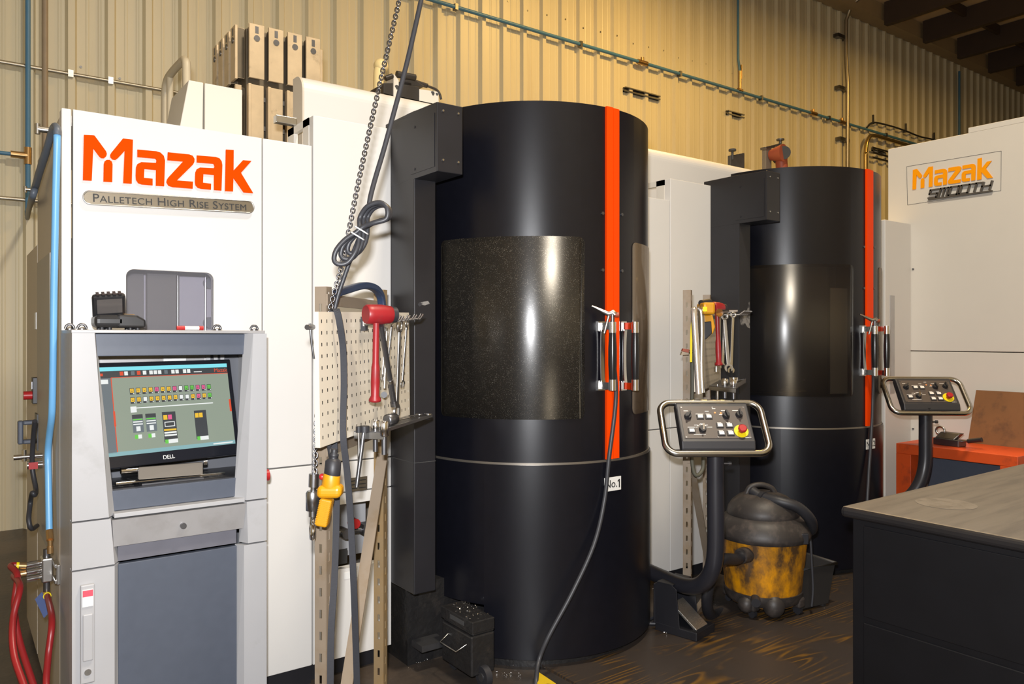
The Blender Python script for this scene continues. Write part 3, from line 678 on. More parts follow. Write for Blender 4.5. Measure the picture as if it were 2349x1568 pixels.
    if dx: MB().arc(CXY.x, CXY.y, RC-.09, RC-.08, math.radians(245), math.radians(259), 1.17, 1.93, 6).build('inner_cover', mat('pale_inner_cover', (.85, .78, .72), .5), S)
    else: MB().arc(CXY.x, CXY.y, RC-.09, RC-.08, math.radians(192), math.radians(203), 1.7, 2.0, 6).build('inner_cover', mat('grey_inner_cover', (.35, .34, .31), .5), S)
    MB().box(2.3, 3.25, .9, 2.95, 3.66, 1.0).cyl((2.62, 3.45, .95), (2.62, 3.45, 1.2), .18).build('pallet_table', DSTEEL, S)
    # base frame under the station
    MB().box(1.80, 3.32, .0, 3.25, 3.7, .39).build('station_base', SOOT, S)
    MB().box(XS+.06, 3.20, .1, 1.95, 3.30, .13).build('base_rail', DSTEEL, S)
    # number label
    f_ = phi(1404, RC+.012); z_ = zc(1404, 1109, RC+.012); n_ = V((math.cos(f_), math.sin(f_), 0)); tx = V((-math.sin(f_), math.cos(f_), 0)); c_ = V((CXY.x, CXY.y, z_))+n_*(RC+.0165)
    lb = MB().obox(c_, tx*.056, V((0,0,.034)), n_*.0015).build('number_label', LABEL, S, .001)
    mb = MB(); fl_m = frame(c_+n_*.002-tx*.012 if num == '1' else c_+n_*.002, tx, (0,0,1)); text(mb, 'No.' if num == '1' else 'No.'+num, .054, fl_m, .0016)
    if num == '1':
        o_ = c_+n_*.0015+tx*.036; q_ = lambda x_, y_: o_+tx*x_+V((0,0,y_))
        mb.prism([q_(.004,-.021), q_(.011,-.021), q_(.011,.021), q_(.006,.021), q_(-.004,.013), q_(-.004,.007), q_(.004,.011)], n_*.001)
    MB.build(mb, 'label_lettering', INK, lb).matrix_parent_inverse = Matrix()
    # handles
    def handle(pxb, pxg, steel, lab):
        fb = phi(pxb); nb = V((math.cos(fb), math.sin(fb), 0)); pb = V((CXY.x, CXY.y, 0))+nb*RC
        q2, _ = cyl_hit(pxg, RC+.085); pg = V((q2.x, q2.y, 0)); _, tt = cyl_hit(pxg, RC+.085)
        zz = lambda py: EYE-(py-HZ)/FPX*tt
        zT, zTi, zBi, zB = zz(738), zz(763), zz(870), zz(895)
        root = MB()
        tn = V((-nb.y, nb.x, 0))
        pts = [pg+V((0,0,zT-.012)), pb+nb*.04+V((0,0,zT-.014)), pb+nb*.018+V((0,0,zT-.04)), pb+nb*.012+V((0,0,(zT+zB)/2)), pb+nb*.018+V((0,0,zB+.04)), pb+nb*.04+V((0,0,zB+.014)), pg+V((0,0,zB+.012))]
        root.band(catmull(pts, 7), .020, .008, tn)
        for z_ in (zT-.02, zB+.02): root.bar(pb-nb*.003+V((0,0,z_)), pg+V((0,0,z_)), .024, .034).obox(pb+nb*.004+V((0,0,z_)), tn*.022, V((0,0,.024)), nb*.006)
        h = root.build('door_handle', steel, S)
        mb = MB().lathe([(.0165, zBi), (.017, zBi+.005), (.0205, (zBi*2+zTi)/3), (.0205, (zBi+2*zTi)/3), (.017, zTi-.005), (.0165, zTi)], pg)
        mb.build('hand_grip', GRIP, h).matrix_parent_inverse = Matrix()
        mb = MB().cyl(pg+V((0,0,zTi)), pg+V((0,0,zT)), .0185).cyl(pg+V((0,0,zB)), pg+V((0,0,zBi)), .0185)
        mb.build('end_ferrule', CHROME, h).matrix_parent_inverse = Matrix()
        return pg, zT
    pg, zT = handle(1378, 1405, STEEL, 'l'); handle(1428, 1457, CHROME, 'r')
    if dx: S.location = V(S.location)+V((dx, 0, 0))
    return pg+V((dx, 0, 0)), zT
pg1, zh = station('1', 0, 'round black machine door with orange stripes and a chip-spattered window, labelled No.1', PANE1)
pg2, _ = station('2', DX, 'second round black machine door with orange stripes, behind the shop vacuum', PANE2)
# ------------------------------------------------------------------ air guns with hoses on the door handles
def air_gun(pg, zt, pts, lab1):
    t = thing('air_gun', lab1, 'air gun', (pg.x, pg.y, zt))
    L_ = -RGT
    b = V((pg.x, pg.y, zt+.035))
    MB().tube([b-L_*.012+V((0,0,.0)), b+V((0,0,.012)), b+L_*.02+V((0,0,.004)), b+L_*.085+V((0,0,.036)), b+L_*.10+V((0,0,.042))], [.014, .015, .012, .006, .005], 10).build('gun_body', STEEL, t)
    MB().tube([b+L_*.018+V((0,0,-.005)), b+L_*.04+V((0,0,-.09))], [.007, .006], 8).build('gun_trigger', STEEL, t)
    MB().tube([b+V((0,0,.01)), b+V((0,0,-.036))], .010, 10).build('gun_neck', DSTEEL, t)
    MB().cyl(b-L_*.03+V((0,0,.0)), b-L_*.012, .012, n=8).build('gun_fitting', RUSTV, t)
    MB().tube(catmull([b+V((0,0,-.03))+FWD*.014]+pts, 6), .0105, 10).build('air_hose', CABLE, t)
    return t
def fl(px, py, off=.03):
    q, tt = cyl_hit(px, RC+off); return V((q.x, q.y, EYE-(py-HZ)/FPX*tt))
hp = [V((pg1.x, pg1.y, zh-.1))+FWD*.034, fl(1413, 905), fl(1397, 1050), fl(1386, 1150), fl(1362, 1250, .06), fl(1312, 1360, .09), fl(1258, 1460, .12), fl(1236, 1515, .13), P(1230, 1560, Z=.05), P(1228, 1590, Z=.012), P(1205, 1640, Z=.012), P(1150, 1700, Z=.012)]
air_gun(pg1, zh, hp, 'steel air gun on the No.1 door handle, its grey hose reaching the floor')
hp2 = [V((pg2.x, pg2.y, zh-.1))+FWD*.034]+[fl(a_, b_, o_)+V((DX, 0, 0)) for a_, b_, o_ in ((1413, 905, .03), (1410, 1000, .03), (1403, 1100, .03), (1392, 1200, .04), (1380, 1300, .06), (1368, 1370, .09))]
air_gun(pg2, zh, hp2+[V((5.25, 2.7, .03))], 'steel air gun hung over the second black door handle')

# ------------------------------------------------------------------ operator console
YC = 3.06; X0, X1 = .345, 1.025; ZC = 1.625
K = thing('operator_console', 'light grey operator console with slate door and a recessed touch monitor', 'control console', (X0, YC, 0))
def kx(px, y=YC): return P(px, 800, Y=y).x
# outer case
MB().box(X0, YC+.05, .05, X0+.02, YP-.01, ZC-.01).build('side_wall', LGREY, K, .003)
MB().box(X1-.02, YC+.05, .05, X1, YP-.01, ZC-.01).build('side_wall', LGREY, K, .003)
MB().box(X0, YC+.02, ZC-.012, X1, YP-.01, ZC).build('top_plate', LGREY2, K, .002)
MB().box(X0+.02, YP-.03, .05, X1-.02, YP-.012, ZC-.012).build('back_wall_sheet', mat('grey_cavity', (.11, .115, .13), .45), K).name = 'back_plate'
def post(xo0, xo1, zi0, xi0, zi1, xi1, ch0, ch1, name):
    # front skin from outer edge (xo at both z) to inner edge (xi0 at zi0, xi1 at zi1), with a chamfer ch
    y = YC
    poly_f = [V((xo0, y, zi0)), V((xi0, y, zi0)), V((xi1, y, zi1)), V((xo1, y, zi1))]
    s_ = 1 if xi0 > xo0 else -1
    mb = MB()
    a = [V((xo0, y+.05, zi0)), V((xo0, y, zi0)), V((xi0, y, zi0)), V((xi0+s_*ch0, y+.045, zi0))]
    b = [V((xo1, y+.05, zi1)), V((xo1, y, zi1)), V((xi1, y, zi1)), V((xi1+s_*ch1, y+.045, zi1))]
    vs = a+b; F = [(0,1,5,4), (1,2,6,5), (2,3,7,6), (3,0,4,7), (3,2,1,0), (4,5,6,7)]
    mb.add(vs, F if s_ > 0 else [f[::-1] for f in F]); return mb.build(name, LGREY, K)
z1a, z1b, z2a, z2b = .957, .951, .787, .781
xl0, xl1 = kx(250), kx(217); xr0, xr1 = kx(565), kx(581)
post(X0, X0, z1a, xl0, ZC-.012, xl1, kx(269)-xl0, kx(224)-xl1, 'upper_post')
post(X1, X1, z1a, xr0, ZC-.012, xr1, xr0-kx(543.6), xr1-kx(567.5), 'upper_post')
xm0, xm1 = kx(263), kx(562); xd0, xd1 = kx(278), kx(545)
post(X0, X0, z2a, xm0-.0, z1b, kx(254), .022, .012, 'middle_post'); post(X1, X1, z2a, xm1+.012, z1b, kx(566), .022, .012, 'middle_post')
post(X0, X0, .06, kx(263), z2b, kx(263), .028, .022, 'door_post'); post(X1, X1, .06, kx(560), z2b, kx(560), .028, .022, 'door_post')
# dark bands of the opening
yr = YC+.045
za, zb = P(400, 1165, Y=yr).z, 0
zsill = P(260, 1135, Y=yr).z
MB().box(kx(224)-.01, yr-.004, 1.53, kx(567)+.01, yr+.01, ZC-.014).build('header_band', SLATE, K, .002)
MB().box(kx(269)-.03, yr-.004, z1a+.012, kx(543)+.03, yr+.012, P(400, 1110, Y=yr).z).build('sill_band', SLATE, K, .002)
MB().box(kx(262), YC+.0, z1b+.0, kx(562), yr+.03, z1a+.01).build('ledge_strip', LGREY, K, .002)
MB().box(X0+.02, yr+.012, 1.035, X1-.02, YP-.03, 1.045).build('keyboard_shelf', mat('black_shelf', (.03, .03, .034), .4), K)
mb = MB()
for k in range(12):
    xx = X0+.14+k*.036; mb.bar((xx, yr+.05, 1.0455), (xx-.03, yr+.10, 1.0455), .003, .001); mb.bar((xx, yr+.16, 1.0455), (xx-.03, yr+.21, 1.0455), .003, .001)
mb.build('shelf_slots', SEAM, K)
MB().tube([P(265, 1109, Y=YC+.075), P(515, 1085, Y=YC+.12)], .007, 10).build('rest_bar', CHROME, K)
MB().box(X0+.06, YP-.045, 1.45, kx(520), YP-.032, 1.53).build('inner_strip', LGREY2, K)
MB().box(kx(415), YP-.05, 1.497, kx(470), YP-.046, 1.525).build('paper_note', LABEL, K)
mb = MB()
for px_ in (478, 495, 510): q = P(px_, 815, Y=YP-.06); mb.box(q.x-.008, YP-.06, 1.44, q.x+.008, YP-.046, 1.535)
mb.build('terminal_rail', LGREY, K)
# drawer band with lock
mb = MB(); mb.add([V((kx(257), YC-.002, z1b-.006)), V((kx(564), YC-.002, z1b-.006)), V((xm1, YC+.018, .845)), V((xm0, YC+.018, .845)), V((kx(257), YC+.03, z1b-.006)), V((kx(564), YC+.03, z1b-.006)), V((xm1, YC+.03, .845)), V((xm0, YC+.03, .845))],
                  [(3,2,1,0), (4,5,6,7), (0,1,5,4), (1,2,6,5), (2,3,7,6), (3,0,4,7)])
d = mb.build('drawer_front', LGREY2, K)
q = P(420, 1205, Y=YC+.005); MB().cyl((q.x, YC-.004, q.z), (q.x, YC+.01, q.z), .011, n=18).build('drawer_lock', DSTEEL, d).matrix_parent_inverse = Matrix()
MB().box(xd0-.005, yr-.012, z2a, xd1+.005, yr+.01, .85).build('strip_panel', mat('dusty_slate_strip', (.13, .13, .155), .4, var=.15, scale=12), K)
MB().box(xd0-.005, yr-.018, .06, xd1+.005, yr+.01, z2b-.004).build('door_panel', SLATE, K, .002)
MB().box(X0+.01, YC+.03, .0, X1-.01, YP-.05, .06).build('console_plinth', BLACKM, K)
# long white door handle
a = P(200, 1345, Y=YC-.004); b = P(209, 1555, Y=YC-.004)
h = MB().box(a.x-.022, YC-.018, b.z-.01, a.x+.022, YC, a.z+.01).box(a.x-.016, YC-.026, b.z+.07, a.x+.016, YC-.018, a.z-.09).build('door_handle', LGREY, K, .008)
MB().cyl((a.x, YC-.022, b.z+.03), (a.x, YC-.018, b.z+.03), .011, n=16).build('handle_lock', STEEL, h).matrix_parent_inverse = Matrix()
MB().box(a.x-.017, YC-.021, a.z-.065, a.x+.017, YC-.0175, a.z-.006).build('handle_sticker', LABEL, h).matrix_parent_inverse = Matrix()
MB().box(a.x-.016, YC-.0215, a.z-.03, a.x+.016, YC-.0205, a.z-.008).build('sticker_mark', mat('pink_red_print', (.6, .08, .12), .5), h).matrix_parent_inverse = Matrix()
MB().cyl((X1-.001, YC+.07, 1.035), (X1+.012, YC+.07, 1.035), .03, n=18).cyl((X1+.012, YC+.07, 1.035), (X1+.03, YC+.07, 1.035), .024, n=18).build('stop_button', REDB, K)
for px_, y_ in ((160, 3.2), (188, 3.14), (498, 3.1), (583, 3.1)):
    q = P(px_, 742, Y=y_); MB().tube([V((q.x+.014*math.cos(a_), y_, ZC+.004+.016*math.sin(a_))) for a_ in [PI*k/8 for k in range(9)]], .0045, 8).cyl((q.x, y_, ZC), (q.x, y_, ZC+.005), .015, n=12).build('lifting_eye', DSTEEL, K)

# monitor standing inside
TR = P(566, 826, Y=3.315); BR = P(552, 1040, Y=3.215)
exm = V((math.cos(math.radians(9)), math.sin(math.radians(9)), .006)).normalized(); eym = (TR-BR).normalized(); nm = exm.cross(eym).normalized(); eym = nm.cross(exm)
if nm.y > 0: nm = -nm
MH = (TR-BR).length; MW = .575; mc = BR+eym*MH/2-exm*MW/2
MO = thing('touch_monitor', 'black touch monitor leaning back inside the grey console, showing coloured icons', 'monitor', mc-eym*MH/2)
MB().obox(mc-nm*.012, exm*MW/2, eym*MH/2, nm*.012).build('monitor_case', mat('glossy_black_bezel', (.012, .013, .018), .2), MO, .004)
sw, sh = MW-.036, MH-.062; sc_ = mc+eym*.013+nm*.0005
def em(name, col, s=1.0):
    m = bpy.data.materials.get(name)
    if m: return m
    m = bpy.data.materials.new(name); m.use_nodes = True; b = m.node_tree.nodes['Principled BSDF']; b.inputs['Base Color'].default_value = (.01, .01, .01, 1); b.inputs['Roughness'].default_value = .25
    b.inputs['Emission Color'].default_value = (*col, 1); b.inputs['Emission Strength'].default_value = s; return m
UI = [em('ui_grey_green', (.29, .34, .27)), em('ui_dark', (.055, .06, .065)), em('ui_cyan', (.24, .78, .88)), em('ui_yellow', (.9, .55, .04)), em('ui_pink', (.8, .12, .3)), em('ui_green', (.15, .6, .08)), em('ui_white', (.85, .88, .86)), em('ui_red', (.75, .08, .03)), em('ui_slate', (.15, .18, .2)), em('ui_teal', (.25, .45, .48))]
scn = MB().obox(sc_, exm*sw/2, eym*sh/2, nm*.0008).build('screen', UI[0], MO)
ub = MB()
def ur(u0, v0, u1, v1, mi, lift=1):
    # u,v in 0..1 from top-left of the visible screen
    ub.m = mi; c = lambda u, v: sc_+exm*(u-.5)*sw+eym*(.5-v)*sh+nm*(.0009+.0003*lift)
    ub.quad(c(u0, v1), c(u1, v1), c(u1, v0), c(u0, v0))
ur(0, 0, 1, .045, 2); ur(0, .045, 1, .125, 1); ur(0, .125, .16, .965, 8); ur(0, .955, 1, 1, 9)
ur(.16, .118, 1, .125, 7, 2); ur(.158, .125, .164, .955, 7, 2)
ur(.0, .07, .11, .1, 7, 2); ur(0, .14, .14, .19, 6, 2)
for k, (u, mi) in enumerate(((.22, 7), (.25, 6), (.295, 8), (.335, 7), (.375, 6), (.42, 6), (.45, 6), (.48, 6), (.525, 8), (.575, 6), (.605, 6), (.66, 6), (.69, 6))): ur(u, .055, u+.024, .1, mi, 2)
ur(.74, .085, .8, .095, 6, 2)
row1 = [3,3,3,3,4,3,3,4,6,5,5,4,4,5]; row2 = [3,3,6,3,3,3,3,3,6,6,3,4,3,5]
for r_, row in enumerate((row1, row2)):
    for k, mi in enumerate(row):
        u = .275+k*.0425; v = .25+r_*.105
        ur(u, v, u+.03, v+.075, 1, 1); ur(u+.003, v+.006, u+.027, v+.052, mi, 2); ur(u+.010, v+.018, u+.02, v+.04, 6 if mi == 6 else 1, 3); ur(u+.011, v+.02, u+.019, v+.034, mi, 4); ur(u+.022, v+.058, u+.028, v+.07, 6, 3)
ur(.27, .475, .86, .487, 6, 2); ur(.27, .462, .31, .53, 6, 3)
for u in (.275, .365):
    ur(u, .555, u+.072, .60, 1); ur(u, .60, u+.072, .76, 8); ur(u+.004, .605, u+.068, .62, 5, 2); ur(u+.004, .632, u+.068, .645, 6, 2); ur(u+.004, .66, u+.068, .673, 6, 2); ur(u+.022, .69, u+.05, .745, 6, 2); ur(u+.008, .785, u+.03, .83, 5, 2); ur(u+.03, .785, u+.055, .83, 6, 2)
ur(.48, .55, .575, .90, 1); ur(.487, .585, .515, .64, 3, 2); ur(.52, .585, .547, .64, 4, 2)
for v, mi in ((.75, 3), (.782, 6), (.812, 6)): ur(.484, v, .571, v+.02, mi, 2)
for v in (.665, .715): ur(.492, v, .564, v+.008, 6, 2)
for u in (.492, .559): ur(u, .665, u+.005, .723, 6, 2)
ur(.485, .87, .508, .915, 5, 2); ur(.508, .87, .575, .915, 6, 2)
ur(.71, .56, .80, .90, 1); ur(.716, .59, .742, .645, 3, 2); ur(.746, .59, .772, .645, 3, 2); ur(.715, .87, .738, .915, 5, 2); ur(.738, .87, .80, .915, 6, 2)
ur(.985, .45, 1, .6, 7, 2); ur(.155, .5, .168, .67, 7, 3); ur(.83, .97, .98, .985, 6, 3); ur(.03, .965, .06, .995, 7, 3)
ur(.02, .44, .08, .447, 6, 2); ur(.02, .47, .06, .477, 6, 2)
ub.build('screen_graphics', UI, scn).matrix_parent_inverse = Matrix()
mb = MB(); text(mb, 'Mazak', .022, frame(sc_+exm*(.945-.5)*sw+eym*(.5-.083)*sh+nm*.0022, exm, eym), .0004)
mb.build('screen_lettering', UI[7], scn).matrix_parent_inverse = Matrix()
mb = MB(); text(mb, 'DELL', .021, frame(mc-eym*(MH/2-.02)-exm*.0+nm*.0006, exm, eym), .0006, space=.95)
mb.build('bezel_lettering', LABEL, MO)
a, b = P(318, 1072, Y=3.15), P(466, 1060, Y=3.19); c, d = P(466, 1088, Y=3.13), P(318, 1100, Y=3.09)
MB().prism([a, b, c, d], (0, .02, 0)).build('monitor_stand', mat('grey_stand', (.17, .155, .14), .45), MO, .003)
MB().tube([P(277, 1080, Y=3.16), P(318, 1077, Y=3.165)], .012, 10).tube([P(466, 1061, Y=3.2), P(474, 1060, Y=3.2)], .012, 10).build('stand_hinge', CHROME, MO)
MB().box(a.x+.01, 3.14, 1.045, b.x-.01, 3.2, 1.050).build('stand_foot', DSTEEL, MO)

# handset resting on its charger, and the marker pen on the console top
q = P(268, 742, Y=3.16); zt_ = ZC
H = thing('charging_cradle', 'black charging cradle on the console top holding a rugged handset', 'charger', (q.x, 3.16, zt_))
xa, xb, xm_ = P(213, 740, Y=3.16).x, P(329, 740, Y=3.16).x, P(285, 740, Y=3.16).x
pb_ = mat('black_ruggedised_plastic', (.018, .018, .02), .32, var=.2)
MB().box(xa, 3.11, zt_+.008, xm_, 3.22, zt_+.055).build('cradle_body', pb_, H, .016, 3)
MB().prism([V((xm_-.03, 3.11, zt_+.008)), V((xb, 3.11, zt_+.008)), V((xb, 3.11, zt_+.038)), V((xb-.03, 3.11, zt_+.055)), V((xm_-.03, 3.11, zt_+.058))], (0, .1, 0)).build('charger_wing', pb_, H, .008)
MB().obox(V(((xm_+xb)/2-.022, 3.15, zt_+.0578)), V((.018, 0, -.0008)), V((0, .028, 0)), V((0, 0, .0008))).build('amber_panel', mat('amber_panel', (.25, .12, .01), .4), H)
mb = MB()
for x_ in (xa+.025, xa+.05, xb-.05, xb-.025): mb.cyl((x_, 3.13, zt_), (x_, 3.13, zt_+.012), .008, n=10); mb.cyl((x_, 3.2, zt_), (x_, 3.2, zt_+.012), .008, n=10)
mb.build('rubber_feet', RUBBER, H)
R_ = Matrix.Translation(V((P(250, 705, Y=3.15).x, 3.15, zt_+.088))) @ Matrix.Rotation(math.radians(32), 4, 'X') @ Matrix.Rotation(math.radians(-6), 4, 'Y')
D = thing('rugged_handset', 'black rugged handset with grey screen tilted in the charging cradle', 'handset', (P(250, 705, Y=3.15).x, 3.15, zt_+.06))
MB(R_).box(-.055, -.014, -.05, .055, .014, .05).build('handset_body', pb_, D, .012, 3)
MB(R_).box(-.04, -.0155, -.022, .042, -.0135, .036).build('handset_screen', mat('dim_grey_screen', (.10, .09, .085), .25), D)
mb = MB(R_)
for k in range(5): mb.box(-.036+.018*k-.005, -.012, .046, -.036+.018*k+.005, .012, .054)
mb.build('ribbed_edge', pb_, D)
a, b = P(405, 744, Y=3.11), P(466, 742, Y=3.11); a.z = b.z = ZC+.0085
MK = thing('marker_pen', 'red and white marker pen lying on the console top', 'marker pen', a)
MB().cyl(a, a+(b-a)*.30, .0085).cyl(a+(b-a)*.84, b, .0085).build('pen_cap', REDB, MK)
MB().cyl(a+(b-a)*.30, a+(b-a)*.84, .0075).build('pen_barrel', LABEL, MK)

# ------------------------------------------------------------------ hoist chain, hook, pendant and sling
HD = lambda px, py, d_: P(px, py, D=d_)
T = thing('chain_hoist', 'grey hoist chain hanging at a slant with a steel hook block at its end', 'hoist chain', HD(720, 1235, 2.62))
ctrl = [HD(958, -190, 2.95), HD(916, 0, 2.85), HD(872, 190, 2.80), HD(826, 400, 2.74), HD(786, 600, 2.69), HD(757, 712, 2.665), HD(738, 850, 2.65), HD(727, 960, 2.64), HD(722, 1085, 2.62)]
path = catmull(ctrl, 40); d_ = [0]
for i in range(1, len(path)): d_.append(d_[-1]+(path[i]-path[i-1]).length)
pitch = .0135; n_ = int(d_[-1]/pitch); mb = MB(); j = 0
for k in range(n_):
    s_ = d_[-1]-(k+.5)*pitch
    j = max(i for i in range(len(d_)) if d_[i] <= s_); j = min(j, len(path)-2); f_ = (s_-d_[j])/(d_[j+1]-d_[j]); c_ = path[j].lerp(path[j+1], f_); ax = (path[j+1]-path[j]).normalized()
    u = ax.cross(FWD).normalized(); w = u.cross(ax); sd = (u+w*.25).normalized() if k % 2 == 0 else (w-u*.25).normalized()
    ring = [c_+ax*(.0096*math.copysign(abs(math.cos(a_))**.75, math.cos(a_)))+sd*(.0072*math.copysign(abs(math.sin(a_))**.8, math.sin(a_))) for a_ in [2*PI*i/12 for i in range(12)]]
    mb.tube(ring, .0029, 6, closed=True)
mb.build('chain', mat('hoist_chain_steel', (.24, .24, .26), .28, 1.0), T)
c = HD(720, 1085, 2.62)
zz = lambda py: EYE-(py-HZ)/FPX*2.62
B = V((c.x, c.y, 0)); Bz = lambda py, px=718: V((HD(px, py, 2.62)))
mb = MB().cyl(Bz(1116, 719), Bz(1086, 720), .0165).cyl(Bz(1128, 718), Bz(1114, 719), .009)
mb.lathe([(.012, 0), (.0225, .004), (.0225, .062), (.018, .07)], Bz(1172, 717)).cyl(Bz(1184, 717), Bz(1170, 717), .013)
mb.build('hook_swivel', mat('zinc_steel', (.42, .43, .45), .3, 1.0), T)
hk = catmull([Bz(1180, 717), Bz(1200, 715.5), Bz(1218, 715.5)+FWD*.0, Bz(1230, 718)-FWD*.012, Bz(1226, 722)-FWD*.03, Bz(1212, 724)-FWD*.034, Bz(1196, 721)-FWD*.02, Bz(1188, 719)-FWD*.006], 6)
MB().tube(hk, [.008]*8+[.0095]*20+[.0085]*(len(hk)-36)+[.005]*8, 10).build('hook', CHROME, T)

T = thing('hoist_pendant', 'yellow hoist pendant control hanging from a coiled black cable', 'pendant control', HD(757, 1210, 2.55))
cab = [HD(1004, -190, 2.9), HD(966, 0, 2.82), HD(932, 150, 2.80), HD(899, 275, 2.78), HD(880, 345, 2.77), HD(862, 405, 2.75), HD(850, 450, 2.73), HD(843, 490, 2.72), HD(826, 525, 2.70)]
MB().tube(catmull(cab, 6), .0095, 8).build('upper_cable', CABLE, T)
lp = [HD(835, 495, 2.705), HD(852, 470, 2.69), HD(880, 461, 2.68), HD(897, 474, 2.67), HD(895, 498, 2.67), HD(868, 507, 2.67), HD(845, 515, 2.68), HD(825, 530, 2.68), HD(802, 545, 2.67), HD(782, 568, 2.66), HD(776, 590, 2.66), HD(785, 601, 2.66), HD(806, 598, 2.665), HD(824, 575, 2.67), HD(832, 550, 2.68), HD(834, 520, 2.69)]
mb = MB()
for k in range(3):
    off = RGT*(.011*(k-1))+V((0, 0, .008*(k-1)))+FWD*.016*(k-1)
    sc2 = 1-.10*k; cc = HD(834, 525, 2.69)
    mb.tube(catmull([cc+(p_-cc)*sc2+off for p_ in lp], 6, closed=True), .0088, 8, closed=True)
mb.build('cable_coil', CABLE, T)
mb = MB()
for px_, py_, r_ in ((829, 528, .026), (820, 541, .026)):
    c_ = HD(px_, py_, 2.675); ax = (HD(860, 480, 2.68)-HD(800, 580, 2.68)).normalized(); u, w = perp(ax)
    mb.tube([c_+u*r_*math.cos(2*PI*i/16)+w*r_*math.sin(2*PI*i/16) for i in range(16)], .0028, 6, closed=True)
mb.build('zip_tie', TIE, T)
dn = [HD(826, 540, 2.68), HD(806, 590, 2.685), HD(788, 640, 2.69), HD(772, 690, 2.69), HD(760, 760, 2.69), HD(752, 880, 2.69), HD(750, 980, 2.665), HD(757, 1035, 2.61), HD(763, 1062, 2.565)]
MB().tube(catmull(dn, 6), .008, 8).build('lower_cable', CABLE, T)
D0 = 2.55
pz = lambda px, py, d=D0: HD(px, py, d)
up = (pz(763, 1060)-pz(757, 1130)).normalized()
MB().lathe([(.012, -.012), (.024, -.01), (.027, 0), (.026, .045), (.017, .052), (.013, .056), (.016, .062), (.016, .068), (.010, .074), (.010, .085)], pz(762, 1088), up).build('strain_relief', RUBBER, T)
MB().lathe([(.029, -.04), (.030, -.03), (.0275, .0), (.026, .004)], pz(761, 1088), up).build('pendant_neck', YEL, T)
c_ = pz(758, 1125); mb = MB().obox(c_, RGT*.041, up*.022, FWD*.030)
mb.build('button_housing', YEL, T, .017, 4)
a_, b_ = pz(751, 1142), pz(738, 1205); ax = (b_-a_).normalized(); sd = ax.cross(FWD).normalized()
mb = MB().obox((a_+b_)/2, sd*.0205, ax*(b_-a_).length/2, FWD*.022); mb.build('pistol_grip', YEL, T, .008, 3)
mb = MB()
for k in range(14):
    p_ = a_.lerp(b_, .08+.88*k/14); mb.obox(p_+sd*.0, sd*.0195, ax*.0014, FWD*.0240)
mb.build('grip_ribs', YEL, T)
MB().ball(pz(739, 1093), .011).build('stop_knob', REDB, T)

# ------------------------------------------------------------------ tool racks
WRENCHN = [0]
BL = P(731, 715, D=2.51); BRp = P(938, 717, D=3.35); BLb = P(733, 1022, D=2.51); BRb = P(938, 945, D=3.35)
def board_frame(bl, br, blb):
    e1 = (br-bl).normalized(); up = V((0, 0, 1)); n = e1.cross(up).normalized()
    if n.dot(CAM-bl) < 0: n = -n
    up2 = n.cross(e1).normalized()
    if up2.z < 0: up2 = -up2
    return e1, up2, n
def slotted_post(px, d, ztop, e1, n, nm_, m, par, tilt=0):
    # L-section slotted angle with real slot holes on both flanges
    q = P(px, 900, D=d); base = V((q.x, q.y, 0)); w = .042
    def flange(u, sgn, zoff):
        mb = MB(); zs_ = []; z = .05+zoff
        th = u.cross(V((0,0,1))).normalized()*.0015
        s0, s1 = .015, .025
        cells = []
        zc_ = z
        lo = 0
        mb.obox(base+u*(s0/2)+V((0,0,ztop/2)), u*s0/2, V((0,0,ztop/2)), th); mb.obox(base+u*(s1+w)/2+V((0,0,ztop/2)), u*(w-s1)/2, V((0,0,ztop/2)), th)
        prev = 0
        while zc_+.03 < ztop:
            mb.obox(base+u*(s0+s1)/2+V((0,0,(prev+zc_)/2)), u*(s1-s0)/2, V((0,0,(zc_-prev)/2)), th); prev = zc_+.030; zc_ += .0762
        mb.obox(base+u*(s0+s1)/2+V((0,0,(prev+ztop)/2)), u*(s1-s0)/2, V((0,0,(ztop-prev)/2)), th)
        return mb
    a = flange(e1, 1, 0); b = flange((-n*.2-e1*.98).normalized() if False else -n, 1, .035); b.v = b.v
    mb = MB(); mb.v = a.v+b.v; mb.f = a.f+[[i+len(a.v) for i in f] for f in b.f]; mb.mi = a.mi+b.mi; mb.sm = a.sm+b.sm
    return mb.build('slotted_post', m, par), base
